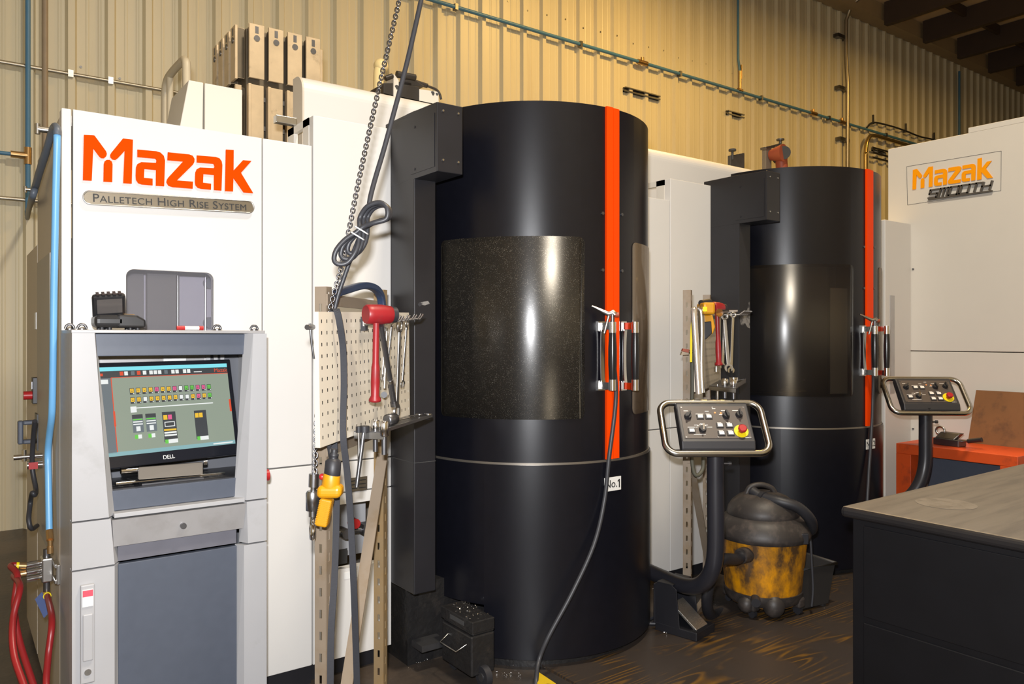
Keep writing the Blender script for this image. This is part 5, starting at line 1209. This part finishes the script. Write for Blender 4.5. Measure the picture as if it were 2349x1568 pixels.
ribbed([ip+idr*.03, ip+idr*.09-V((0,0,.01)), cv(1652, 1285, 4.16), cv(1632, 1325, 4.16), cv(1622, 1370, 4.22), cv(1630, 1410, 4.35), cv(1670, 1400, 4.6)], .030, 'suction_hose', t)
for k in range(4):
    ang = math.radians(20+90*k); c_ = vb+V((.20*math.cos(ang), .20*math.sin(ang), 0))
    o = MB().box(c_.x-.03, c_.y-.03, c_.z+.04, c_.x+.03, c_.y+.03, c_.z+.10).build('caster_housing', VACB, t, .012)
    MB().cyl(c_+V((-.012, 0, .022)), c_+V((.012, 0, .022)), .022, n=14).build('caster_wheel', RUBBER, o).matrix_parent_inverse = Matrix()
fr = vb-FWD*.235
MB().ball(fr+FWD*.05+V((0,0,.075)), .062, (1, 1, 1.1)).ball(fr-RGT*.14+FWD*.09+V((0,0,.07)), .05).build('caster_dome', VACB, t)
MB().cyl(fr-RGT*.10+FWD*.06+V((0,0,.115)), fr-RGT*.115+FWD*.0+V((0,0,.105)), .026, n=16).build('drain_port', RUBBER, t)
MB().obox(vb+(RGT*.6-FWD*.72).normalized()*.262+V((0,0,.455)), RGT*.02, V((0,0,.03)), FWD*.012).build('lid_latch', RUBBER, t, .004)
MB().tube(catmull([cv(1842, 1205, 4.42), cv(1858, 1235, 4.4), cv(1862, 1290, 4.4), cv(1865, 1350, 4.4), cv(1862, 1390, 4.4)], 6), .007, 8).build('power_cord', CABLE, t)
cb = P(1862, 1392, Z=.04)
t = thing('black_crate', 'black open plastic crate on the floor behind the shop vacuum', 'crate', cb)
cm = V((cb.x+.06, cb.y+.16, .0)); fx = V((math.cos(-.15), math.sin(-.15), 0)); fy = V((-fx.y, fx.x, 0)); cm = cm+V((0,0,.03))
for sx, sy, a_, b_ in ((1, 0, fx, fy), (-1, 0, fx, fy), (0, 1, fy, fx), (0, -1, fy, fx)):
    pass
mb = MB(); wB, wT, hC = .13, .155, .24
cor = lambda w, z: [cm+fx*w*i+fy*w*1.1*j+V((0,0,z)) for i, j in ((-1,-1),(1,-1),(1,1),(-1,1))]
lo, hi, li, hi2 = cor(wB, 0), cor(wT, hC), cor(wB-.008, .008), cor(wT-.008, hC)
mb.add(lo+hi, [(0,1,5,4),(1,2,6,5),(2,3,7,6),(3,0,4,7),(3,2,1,0)]); mb.add(li+hi2, [(4,5,1,0),(5,6,2,1),(6,7,3,2),(7,4,0,3),(0,1,2,3)]); mb.add(hi+hi2, [(0,1,5,4),(1,2,6,5),(2,3,7,6),(3,0,4,7)])
mb.build('crate_body', mat('dull_black_plastic', (.03, .028, .027), .5), t)
MB().tube(cor(wT+.004, hC), .010, 8, closed=True).build('crate_rim', MATS['dull_black_plastic'], t)
for c_ in cor(wB-.02, 0): MB().box(c_.x-.012, c_.y-.012, 0, c_.x+.012, c_.y+.012, c_.z+.002).build('crate_foot', MATS['dull_black_plastic'], t)
# ------------------------------------------------------------------ chip bin under the No.1 door
t = thing('chip_bin', 'black wheeled chip bin with wire handle under the lower left of the No.1 door', 'chip bin', (1.93, 3.0, 0))
bx0, by0, bx1, by1 = 1.915, 2.93, 2.045, 3.19
MB().box(bx0, by0, .05, bx1, by1, .235).build('bin_body', SOOT, t, .008)
MB().box(bx0+.006, by0, .245, bx1, by1+.02, .30).box(bx0+.012, by0+.006, .235, bx1, by1, .245).build('bin_collar', SOOT, t, .004)
MB().box(bx0+.004, by0+.07, .265, bx0+.0065, by0+.19, .285).build('collar_slot', SEAM, t)
MB().tube([V((bx0, by0+.04, .19)), V((bx0-.05, by0+.05, .165)), V((bx0-.05, by0+.19, .165)), V((bx0, by0+.2, .19))], .003, 8).build('wire_handle', STEEL, t)
for x_, y_ in ((1.975, 2.915), (1.975, 3.16)):
    MB().cyl((x_-.016, y_, .048), (x_+.016, y_, .048), .048, n=24).build('wheel', RUBBER, t)
    MB().cyl((x_-.019, y_, .048), (x_+.019, y_, .048), .02, n=16).build('wheel_hub', DSTEEL, t)
t = thing('yellow_corner_guard', 'yellow painted steel wedge on the floor at the foot of the No.1 door', 'floor guard', P(1250, 1568, Z=0))
a = P(1232, 1532, Z=.06); b = P(1276, 1561, Z=.06); c = P(1232, 1600, Z=.06)
MB().prism([V((a.x, a.y, 0)), V((b.x, b.y, 0)), V((c.x, c.y, 0))], (0, 0, .05)).build('wedge_body', YBLK, t, .004)
# floor cable and chips
tag(MB().tube(catmull([P(1270, 1490, Z=.02), P(1400, 1452, Z=.02), P(1440, 1440, Z=.022), P(1490, 1420, Z=.03), P(1525, 1405, Z=.03)], 6), .011, 8).tube(catmull([P(1300, 1480, Z=.045), P(1400, 1448, Z=.04), P(1470, 1428, Z=.04), P(1528, 1402, Z=.045)], 6), .008, 8).build('floor_cable', CABLE), 'dark cables lying along the foot of the No.1 door', 'cable')
mb = MB()
def chips(px0, py0, px1, py1, n, sz=.006, z=.004):
    for k in range(n):
        u = random.random(); v = random.gauss(0, 1); q = P(px0+(px1-px0)*u+v*7, py0+(py1-py0)*u+v*9, Z=z)
        d1 = V((random.uniform(-1, 1), random.uniform(-1, 1), random.uniform(0, .8)))*sz; d2 = V((random.uniform(-1, 1), random.uniform(-1, 1), random.uniform(0, .8)))*sz*.5
        mb.add([q, q+d1, q+d1*.6+d2, q+d2*.7+V((0,0,sz*.4))], [(0, 1, 2), (0, 2, 3), (0, 3, 1)])
chips(1240, 1525, 1330, 1490, 110); chips(1150, 1555, 1190, 1535, 60); chips(930, 1525, 985, 1500, 80); chips(1490, 1340, 1530, 1400, 110); chips(1490, 1330, 1570, 1330, 60); chips(1500, 1440, 1570, 1450, 40, .006, .016); chips(1600, 1470, 1700, 1450, 14, .004, .016); chips(1870, 1300, 1900, 1420, 26, .006, .016); chips(1350, 1500, 1480, 1450, 16, .005, .016); chips(1610, 1400, 1660, 1390, 30)
q0 = V((1.97, 3.06, .303))
for k in range(130):
    q = V((random.uniform(1.93, 2.04), random.uniform(2.95, 3.18), random.uniform(.302, .312))); d1 = V((random.uniform(-1, 1), random.uniform(-1, 1), random.uniform(0, .8)))*.008; d2 = V((random.uniform(-1, 1), random.uniform(-1, 1), .5))*.004
    mb.add([q, q+d1, q+d1*.6+d2, q+d2*.7], [(0, 1, 2), (0, 2, 3), (0, 3, 1)])
for k in range(90):
    q = V((1.797, random.uniform(3.32, 3.68), random.uniform(.06, .39))); d1 = V((0, random.uniform(-1, 1), random.uniform(-1, 1)))*.004; d2 = V((-.001, random.uniform(-1, 1), random.uniform(-1, 1)))*.004
    mb.add([q, q+d1, q+d2], [(0, 1, 2)])
tag(mb.build('metal_chips', CHIPM), 'bright metal cutting chips strewn on the floor around the black doors', 'metal chips', kind='stuff')

# ------------------------------------------------------------------ work table on the right
TX, TY_, TZ = 2.98, 1.77, .90
t = thing('work_table', 'big work table with worn wooden top and black cabinet body', 'table', (TX, .6, 0))
tp = MB().box(TX, .3, TZ-.045, 5.72, TY_, TZ).build('table_top', [WOODT, WOODE], t, .016, 3)
for p_ in tp.data.polygons:
    p_.material_index = 0 if p_.normal.z > .75 else 1
MB().box(TX+.035, .4, .06, 5.65, TY_-.035, TZ-.045).build('cabinet_body', TCAB, t, .003)
fxx = TX+.034
MB().box(fxx-.006, .42, .46, fxx, TY_-.085, .83).build('cabinet_panel', TCAB, t, .003)
MB().box(fxx-.006, .42, .08, fxx, TY_-.085, .435).build('cabinet_panel', TCAB, t, .003)
MB().box(TX+.06, .42, 0, 5.6, TY_-.06, .06).build('table_plinth', TCAB, t)
q = P(2170, 1155, Z=TZ); mb = MB(); n_ = 28
mb.lathe([(.10, 0), (.115, .0006), (.115, .001)], V((q.x, q.y, TZ)), n=n_); mb.build('pale_ring_stain', mat('pale_stain', (.185, .172, .158), .5, dirt=(.13, .12, .11), dscale=18, dlo=.45, dhi=.6), t)
# ------------------------------------------------------------------ bench with orange frame, board and tools
bz = .80; bx = 5.76; XR = 6.4
t = thing('orange_bench', 'orange-red steel bench against the white machine', 'bench', (bx, 2.5, 0))
MB().box(bx, 2.15, bz-.075, XR-.01, 2.97, bz).build('bench_top', BENCH, t, .004)
MB().box(bx, 2.86, .0, bx+.12, 2.97, bz-.075).build('leg', BENCH, t, .003)
MB().box(XR-.14, 2.86, .0, XR-.02, 2.97, bz-.075).build('leg', BENCH, t, .003)
MB().box(bx, 2.15, .0, bx+.12, 2.26, bz-.075).build('leg', BENCH, t, .003)
MB().box(bx+.13, 2.20, .02, bx+.15, 2.80, bz-.08).build('front_panel', SLATE, t)
MB().box(bx+.12, 2.3, .0, XR-.04, 2.84, .05).build('bottom_shelf', BENCH, t)
p = [P(2231, 895, X=6.30), P(2237, 1015, X=6.24), P(2400, 1040, X=6.24), P(2400, 905, X=6.30)]
zb_ = bz; top = p[0].z
t = thing('hardboard_sheet', 'brown stained hardboard sheet leaning on the white machine behind the bench', 'board', V((6.24, p[1].y, bz)))
yl, yr_ = p[0].y, 2.18
MB().prism([V((6.22, yl, bz)), V((6.22, yr_, bz)), V((6.36, yr_, top)), V((6.36, yl, top))], (.012, 0, 0)).build('sheet', BROWN, t)
mb = MB()
for y_ in (yl-.14, yl-.36): mb.add([V((6.349, y_, top-.05)), V((6.349, y_-.16, top-.05)), V((6.344, y_-.14, top-.085)), V((6.344, y_-.02, top-.085))], [(0, 1, 2, 3)])
mb.build('hand_slot', SEAM, t) 
a = P(2210, 1008, Z=bz+.03); 
t = thing('angle_vise', 'small grey machinist vise with black handle on the orange bench', 'vise', V((5.98, a.y, bz)))
Mv = Matrix.Translation(V((5.95, a.y+.02, bz))) @ Matrix.Rotation(math.radians(-100), 4, 'Z')
MB(Mv).box(-.1, -.045, 0, .1, .045, .05).prism([V((-.09, -.04, .05)), V((.06, -.04, .05)), V((.085, 0, .095)), V((-.07, 0, .095))], (0, .05, 0)).build('vise_body', DSTEEL, t, .006)
MB(Mv).tube([V((-.07+.035*math.cos(a_), 0, .10+.03*math.sin(a_))) for a_ in [2*PI*k/16 for k in range(16)]], .008, 8, closed=True).build('vise_ring', STEEL, t)
MB(Mv).cyl((.1, 0, .04), (.15, 0, .05), .010, n=10).build('vise_screw', STEEL, t); MB(Mv).cyl((.14, 0, .048), (.235, .01, .07), .016, n=12).build('vise_handle', RUBBER, t)

# ------------------------------------------------------------------ white machine on the right
t = thing('machining_center', 'tall cream white machine with amber lettering in a thin framed panel', 'machine', (XR, 3.0, 0))
ytop = P(2037, 343, X=XR).y; ys = P(2221, 300, X=XR).y; za = P(2120, 325.5, X=XR).z; zb2 = P(2285, 280, X=XR).z
zsm = P(2200, 806, X=XR).z
MB().box(XR, -.5, zsm+.003, XR+.9, ytop, za).build('upper_body', WHITE2, t, .004)
MB().box(XR, -.5, za, XR+.9, ys, zb2).build('raised_body', WHITE2, t, .003)
MB().box(XR, -.5, .0, XR+.9, ytop, zsm-.003).build('lower_body', WHITE2, t, .004)
yb_ = P(2090, 700, X=XR).y
MB().box(5.99, yb_, .05, XR-.002, ytop+.3, P(2083, 512, Y=yb_).z).build('side_box', WHITE, t, .006)
MB().box(6.06, yb_-.004, 1.15, 6.13, yb_, 1.93).build('grey_strip', LGREY2, t)
def fr(px, py): return P(px, py, X=XR)
fA, fB, fC, fD = fr(2080, 382), fr(2297, 346), fr(2296, 437), fr(2082, 470)
mb = MB()
for a_, b_ in ((fA, fB), (fB, fC), (fC, fD), (fD, fA)): mb.bar(a_+V((-.0005,0,0)), b_+V((-.0005,0,0)), .002, .004, up=(1,0,0))
mb.build('panel_outline', SEAM, t)
xs_ = [p_[0] for k in LN.values() for q_ in k for p_ in q_]; lx0, lx1 = min(xs_), max(xs_)
lz0 = min(p_[1] for p_ in LN['m'][0])
yl0, yl1 = fr(2094, 430).y, fr(2278, 400).y; sc3 = (yl0-yl1)/(lx1-lx0); zb3 = fr(2094, 435).z
zr = fr(2277, 409).z
for k, polys in LN.items():
    mb = MB()
    for poly in polys:
        pp = []
        for x_, z_ in poly:
            u = (x_-lx0); pp.append(V((XR-.008, yl0-u*sc3, zb3+(z_-lz0-.024*u/(lx1-lx0))*sc3*1.0)))
        mb.prism(pp, (.0075, 0, 0))
    mb.build('logo_letter', LOGOY, t)
# slanted metal word under the logo
ST = {'S': [((1,1),(0,1)),((0,1),(0,.5)),((0,.5),(1,.5)),((1,.5),(1,0)),((1,0),(0,0))], 'M': [((0,0),(0,1)),((0,1),(1,1)),((1,1),(1,0)),((.5,1),(.5,0))], 'O': [((0,0),(0,1)),((0,1),(1,1)),((1,1),(1,0)),((1,0),(0,0))], 'T': [((0,1),(1,1)),((.5,1),(.5,0))], 'H': [((0,0),(0,1)),((0,.5),(1,.5)),((1,1),(1,0))]}
sA = fr(2132, 455); sB = fr(2278, 437); ln = sA.y-sB.y; hh = .062; cw = ln/6.6
mb = MB()
for i, ch in enumerate('SMOOTH'):
    for (x0_, y0_), (x1_, y1_) in ST[ch]:
        tr = lambda x_, y_: V((XR-.012, sA.y-(i*cw*1.1+x_*cw*.84)-.018*y_, sA.z+.0+hh*y_))
        a_, b_ = tr(x0_, y0_), tr(x1_, y1_); d_ = (b_-a_).normalized()*.005; mb.bar(a_-d_, b_+d_, .020, .012, up=(1,0,0)) if False else mb.obox((a_+b_)/2, (b_-a_)/2+d_, (b_-a_).normalized().cross(V((1,0,0)))*.0065, V((.011,0,0)))
mb.obox((V((XR-.012, sA.y, sA.z))+V((XR-.012, sA.y-ln, sA.z)))/2+V((0,0,-.012)), V((0, ln/2, 0)), V((0,0,.006)), V((.011,0,0)))
mb.build('badge_lettering', mat('smoked_chrome', (.16, .15, .14), .35, .6), t)
mb = MB(); yv = P(2095, 700, X=XR).y
for py_ in (617, 983): q = fr(2095, py_); mb.cyl(q, q+V((-.008, 0, 0)), .008, n=8)
mb.build('body_screws', DSTEEL, t)

# ------------------------------------------------------------------ things behind and above the hoods
hz = 2.92
t = thing('robot_gripper', 'dark robot gripper with pale blocks and a cream arm behind the first white hood', 'robot gripper', P(940, 225, Y=4.3))
Yr = 4.3
def bxp(px0, py0, px1, py1, y, dep, m, name, par, bev=.004):
    a_, b_ = P(px0, py0, Y=y), P(px1, py1, Y=y)
    zl, zh_ = min(P(px0, py1, Y=y).z, b_.z), max(P(px1, py0, Y=y).z, a_.z)
    return MB().box(a_.x, y, zl, b_.x, y+dep, zh_).build(name, m, par, bev)
DK = mat('dark_gripper_metal', (.05, .046, .044), .45, .4)
def pp_(pts, y, dep, m, name, par, bev=.003): return MB().prism([P(a_, b_, Y=y) for a_, b_ in pts], (0, dep, 0)).build(name, m, par, bev)
pp_([(880, 190), (905, 190), (962, 199), (962, 240), (880, 240)], Yr, .2, DK, 'gripper_block', t)
pp_([(962, 204), (1006, 210), (1007, 240), (962, 240)], Yr, .15, WHITE2, 'pale_jaw', t)
pp_([(903, 170), (905, 170), (915, 184), (915, 230), (903, 230)], Yr-.01, .1, WHITE2, 'pale_plate', t)
MB().tube([P(884, 180, Y=Yr), P(900, 174, Y=Yr)], .016, 8).tube([P(910, 170, Y=Yr), P(952, 178, Y=Yr)], .022, 8).tube([P(922, 178, Y=Yr+.1), P(980, 197, Y=Yr+.1)], .016, 8).tube(catmull([P(980, 197, Y=Yr), P(1000, 205, Y=Yr), P(1008, 214, Y=Yr), P(1012, 228, Y=Yr)], 5), .008, 6).build('gripper_linkage', DK, t)
pp_([(925, 182), (955, 184), (975, 198), (920, 196)], Yr+.05, .1, DK, 'gripper_wedge', t)
MB().cyl(P(992, 214, Y=Yr-.003), P(992, 214, Y=Yr+.01), .014, n=12).cyl(P(1002, 216, Y=Yr-.003), P(1002, 216, Y=Yr+.01), .009, n=12).cyl(P(910, 200, Y=Yr-.014), P(910, 200, Y=Yr), .014, n=12).build('bolt_holes', SEAM, t)
MB().tube(catmull([P(868, 260, Y=Yr+.2), P(868, 200, Y=Yr+.2), P(869, 165, Y=Yr+.2), P(874, 150, Y=Yr+.2)], 6), .034, 14).ball(P(874, 152, Y=Yr+.2), .048, (1, 1, 1)).build('robot_arm', ROBOT, t)
MB().box(P(880, 240, Y=Yr).x, Yr, hz-.005, P(1006, 240, Y=Yr).x, Yr+.2, P(962, 238, Y=Yr).z+.02).build('mount_base', DK, t)
Yv = 4.0
t = thing('steel_angle_plate', 'dark angle plate with a top screw standing on the second white hood', 'angle plate', P(1690, 370, Y=Yv))
pp_([(1676, 356), (1708, 350), (1708, 440), (1676, 440)], Yv, .03, DSTEEL, 'plate', t)
MB().box(P(1676, 440, Y=Yv).x, Yv, hz-.005, P(1708, 440, Y=Yv).x, Yv+.2, P(1692, 430, Y=Yv).z).build('plate_foot', DSTEEL, t)
q = P(1680, 352, Y=Yv); MB().cyl(q-V((0,0,.05)), q+V((0,0,.02)), .01, n=8).cyl(q+V((0,0,.02)), q+V((0,0,.035)), .03, n=10).build('plate_screw', SEAM, t)
t = thing('red_clamp_fixture', 'rust-red casting clamped to a grey plate above the second black door', 'clamp fixture', P(1780, 372, Y=Yv))
pp_([(1757, 336), (1770, 333), (1770, 420), (1757, 420)], Yv, .04, mat('grey_plate', (.22, .19, .15), .5, .4), 'back_plate', t)
pp_([(1757, 336), (1791, 328), (1792, 335), (1758, 342)], Yv-.01, .06, DSTEEL, 'top_arm', t)
q = P(1790, 322, Y=Yv); MB().cyl(q-V((0,0,.09)), q, .012, n=10).cyl(q, q+V((0,0,.012)), .034, n=8).build('clamp_screw', DSTEEL, t)
MB().cyl(P(1768, 356, Y=Yv), P(1798, 350, Y=Yv-.12), .045, .075, n=20).cyl(P(1792, 365, Y=Yv-.06), P(1796, 420, Y=Yv-.06), .05, n=12).build('red_casting', RUSTV, t)
MB().cyl(P(1798, 350, Y=Yv-.121), P(1798.6, 349.9, Y=Yv-.128), .055, n=20).build('bore', SEAM, t)
MB().bar(P(1770, 352, Y=Yv-.02), P(1780, 338, Y=Yv-.02), .02, .02).bar(P(1770, 360, Y=Yv-.02), P(1780, 372, Y=Yv-.02), .02, .02).build('link_arm', DK, t)
MB().box(P(1757, 420, Y=Yv).x, Yv-.05, hz-.005, P(1800, 420, Y=Yv).x, Yv+.05, P(1770, 415, Y=Yv).z).build('fixture_base', DSTEEL, t)

# ------------------------------------------------------------------ hoses and fittings on the left side of the enclosure
xh = XE-.026
def L3(px, py, x=xh): return P(px, py, X=x)
t = thing('blue_air_hose', 'sky blue air hose running down the left edge of the white enclosure', 'hose', L3(116, 1240))
pts = [L3(131, 300), L3(131, 330), L3(128, 450), L3(124, 650), L3(122, 800), L3(120, 920), L3(118, 960), L3(113, 1000), L3(110, 1040), L3(111, 1100), L3(113, 1218)]
MB().tube(catmull(pts, 6), .0125, 12).build('hose_run', BLUEH, t)
MB().cyl(L3(113, 1216), L3(115, 1238), .013, n=12).cyl(L3(115, 1238), L3(115, 1252), .009, n=10).cyl(L3(115, 1252), L3(115, 1268), .0115, n=10).build('brass_end', COPPER, t)
q = L3(131, 318)
tg = thing('bent_grey_hose', 'grey flexible hose rising from the wall pipe to the top of the blue hose', 'hose', pw(62, 500))
dst = pw(62, 495)
pts = [dst, dst+V((0, -.03, -.05)), dst+V((0.02, -.25, -.02)), V((.40, 6.2, 2.55)), V((.33, 4.9, 2.60)), L3(98, 395)+V((0, .0, 0)), L3(112, 335), L3(125, 296), L3(130, 292), L3(131.5, 305)]
pts = [dst+V((0,0,.04)), dst+V((0, -.02, -.02)), P(66, 482, Y=6.3), P(72, 460, X=XE-.04), P(82, 425, X=XE-.04), P(92, 390, X=XE-.04), P(107, 343, X=XE-.035), P(119, 302, X=XE-.03), P(126, 289, X=XE-.028), L3(131, 296), L3(131.5, 310)]
MB().tube(catmull(pts, 7), [.017]*16+[.0145]*26+[.0130]*29, 10).build('hose_run', mat('slate_flex_hose', (.10, .12, .15), .45), tg)
for px_, py_, y_ in ((120, 300, None), (76, 435, None)):
    q = P(px_, py_, X=XE-.02) if px_ > 100 else P(78, 436, Y=6.0); MB().cyl(q-V((.05, 0, 0)), q+V((.05, 0, 0)), .012, n=8).cyl(q-V((.05,0,.02)), q-V((.05,0,-.02)), .01, n=8).build('hose_clamp', STEEL, tg)
# manifold
t = thing('air_manifold', 'grey aluminium air manifold bracketed to the left side of the white enclosure', 'manifold', L3(125, 1335))
a = L3(113, 1275); b = L3(113, 1330); zT_, zB_ = a.z, b.z; ym = a.y
MB().box(XE-.055, ym-.035, zB_, XE-.015, ym+.035, zT_).build('manifold_block', STEEL, t, .006)
MB().box(XE-.018, ym-.11, zB_+.01, XE+.0, ym-.03, zB_+.025).box(XE-.018, ym-.11, zT_-.025, XE, ym-.03, zT_-.01).box(XE-.012, ym-.125, zB_+.01, XE-.001, ym-.108, zT_-.01).build('mount_bracket', STEEL, t, .002)
for k, dz in enumerate((.07, .045, .02)):
    p_ = V((XE-.055, ym-.005*k, zB_+dz*(zT_-zB_)/.09)); MB().cyl(p_, p_+V((-.05, -.01, 0)), .013, n=8).build('manifold_port', CHROME, t)
MB().cyl(V((XE-.035, ym, zB_-.05)), V((XE-.035, ym, zB_)), .012, n=10).cyl(V((XE-.035, ym, zT_)), V((XE-.035, ym, zT_+.03)), .012, n=10).build('manifold_fitting', DSTEEL, t)
MB().obox(V((XE-.05, ym-.03, zB_-.085)), V((.012, 0, .012)), V((-.015, 0, .04)), V((0, .001, 0))).build('blue_tag', mat('navy_tag', (.05, .08, .2), .5), t)
p1 = V((XE-.105, ym-.015, zB_+.07*(zT_-zB_)/.09)); p2 = V((XE-.105, ym-.02, zB_+.045*(zT_-zB_)/.09))
for pts, lab in (([p1, p1+V((-.05, -.0, .01)), P(40, 1320, D=2.9), P(33, 1390, D=2.85), P(45, 1470, D=2.8), P(80, 1580, D=2.72), P(106, 1670, D=2.66), P(130, 1790, Z=.012), P(160, 1850, Z=.012)], 'upper red air hose looping left from the manifold to the floor'),
                 ([p2, p2+V((-.04, -.0, -.002)), P(46, 1345, D=2.82), P(30, 1420, D=2.75), P(32, 1500, D=2.68), P(60, 1590, D=2.6), P(75, 1690, D=2.5), P(90, 1860, Z=.012), P(120, 1950, Z=.012)], 'lower red air hose looping left from the manifold to the floor'),
                 ([V((XE-.035, ym, zB_-.05)), P(119, 1420, D=2.82), P(111, 1500, D=2.76), P(106, 1568, D=2.7), P(108, 1660, D=2.64), P(112, 1750, Z=.012), P(90, 1830, Z=.012)], 'red air hose hanging straight down from the bottom of the manifold')):
    t = thing('red_air_hose', lab, 'hose', pts[-1], 'red air hoses at the manifold')
    MB().tube(catmull(pts, 8), .0115, 10).build('hose_run', REDH, t)
    ax = (pts[1]-pts[0]).normalized(); MB().cyl(pts[0], pts[0]+ax*.025, .0135, n=10).build('hose_ferrule', COPPER, t); MB().cyl(pts[0]+ax*.025, pts[0]+ax*.034, .0145, n=10).build('yellow_band', YELR, t)
# things on the side wall further back
ys_ = lambda px, py, x=XE-.03: P(px, py, X=x)
t = thing('grab_handle', 'black U-shaped grab handle on the left side of the white enclosure', 'handle', ys_(88, 1015, XE-.0))
a, b = P(92, 962, X=XE), P(92, 1015, X=XE)
MB().box(XE-.07, a.y-.02, a.z-.02, XE-.013, a.y+.02, a.z).box(XE-.07, a.y-.02, b.z, XE-.013, a.y+.02, b.z+.02).box(XE-.09, a.y-.02, b.z, XE-.068, a.y+.02, a.z).build('handle_bow', SLATE, t, .006)
MB().box(XE-.018, a.y-.06, b.z-.03, XE-.0119, a.y+.05, a.z+.03).build('handle_plate', BLACKM, t)
t = thing('air_regulator', 'chrome valve with red square button below the grab handle', 'valve', P(84, 1055, X=XE-.02))
q = P(86, 1055, X=XE-.03); MB().cyl(q+V((-.09, 0, .02)), q+V((.02, 0, .02)), .012, n=10).cyl(q+V((-.05, 0, .0)), q+V((-.05, 0, .05)), .01, n=10).cyl(q+V((-.04, 0, -.02)), q+V((.02, 0, -.02)), .018, n=12).build('valve_body', CHROME, t)
MB().box(q.x-.035, q.y-.022, q.z-.035, q.x+.0, q.y-.018, q.z-.005).build('red_square', REDB, t)
tag(MB().tube(catmull([P(80, 965, X=XE-.05), P(76, 1010, X=XE-.05), P(74, 1070, X=XE-.05), P(82, 1120, X=XE-.04), P(80, 1135, X=XE-.05), P(74, 1130, X=XE-.06), P(70, 1150, X=XE-.06), P(66, 1190, X=XE-.07), P(72, 1212, X=XE-.06), P(85, 1205, X=XE-.03)], 7), .010, 8).build('looped_cable', CABLE), 'dark cable looping down the side of the white enclosure below the grab handle', 'cable')
t = thing('side_control_box', 'small dark button box with red stop button on the far side of the enclosure', 'button box', P(84, 900, X=XE-.01))
a, b = P(85, 865, X=XE-.01), P(85, 925, X=XE-.01)
MB().box(XE-.03, a.y-.02, b.z, XE-.001, a.y+.05, a.z).build('button_box', BLACKM, t, .003)
MB().cyl((XE-.065, a.y, b.z+.04), (XE-.03, a.y, b.z+.04), .02, n=14).build('stop_button', REDB, t)
MB().box(XE-.034, a.y-.018, b.z+.07, XE-.03, a.y-.0, a.z-.02).build('button_row', DSTEEL, t)
tag(MB().box(XE-.004, P(82, 735, X=XE).y-.05, P(82, 755, X=XE).z, XE-.0005, P(82, 735, X=XE).y+.05, P(82, 717, X=XE).z).build('paper_notice', LABEL), 'white paper notice on the far side of the enclosure', 'notice')

# ------------------------------------------------------------------ lights and camera
def area(name, loc, tgt, sx, sy, power, col):
    l = bpy.data.lights.new(name, 'AREA'); l.shape = 'RECTANGLE'; l.size = sx; l.size_y = sy; l.energy = power; l.color = col
    o = bpy.data.objects.new(name, l); C.objects.link(o); o.location = loc; o.rotation_euler = (V(tgt)-V(loc)).to_track_quat('-Z', 'Y').to_euler(); return o
fl_ = bpy.data.lights.new('camera_flash', 'AREA'); fl_.shape = 'RECTANGLE'; fl_.size = .09; fl_.size_y = .05; fl_.energy = FLASH; fl_.color = (.96, .97, 1.0)
o = bpy.data.objects.new('camera_flash', fl_); C.objects.link(o); o.location = CAM+V((0, 0, .17))-RGT*.05; o.rotation_euler = (FWD+V((0,0,-.02))).to_track_quat('-Z', 'Y').to_euler()
for x_, y_, pw_, col_ in LAMPS:
    area('high_bay_lamp', (x_, y_, 6.9), (x_, y_, 0), .6, .6, pw_, col_)
w = bpy.data.worlds.new('hall_air'); bpy.context.scene.world = w; w.use_nodes = True
w.node_tree.nodes['Background'].inputs['Color'].default_value = (.9, .75, .55, 1); w.node_tree.nodes['Background'].inputs['Strength'].default_value = .03
cam = bpy.data.cameras.new('camera'); co = bpy.data.objects.new('camera', cam); C.objects.link(co)
cam.sensor_fit = 'HORIZONTAL'; cam.sensor_width = 36; cam.lens = 36*FPX/2349; cam.shift_y = -(784-HZ)/2349; cam.clip_start = .05; cam.clip_end = 200
co.location = CAM; co.rotation_euler = (PI/2, 0, YAW-PI/2)
sc = bpy.context.scene; sc.camera = co
sc.view_settings.view_transform = 'Standard'; sc.view_settings.look = 'None'; sc.view_settings.exposure = 0; sc.view_settings.gamma = 1
for o in bpy.data.objects:
    if '_b' in o: del o['_b']
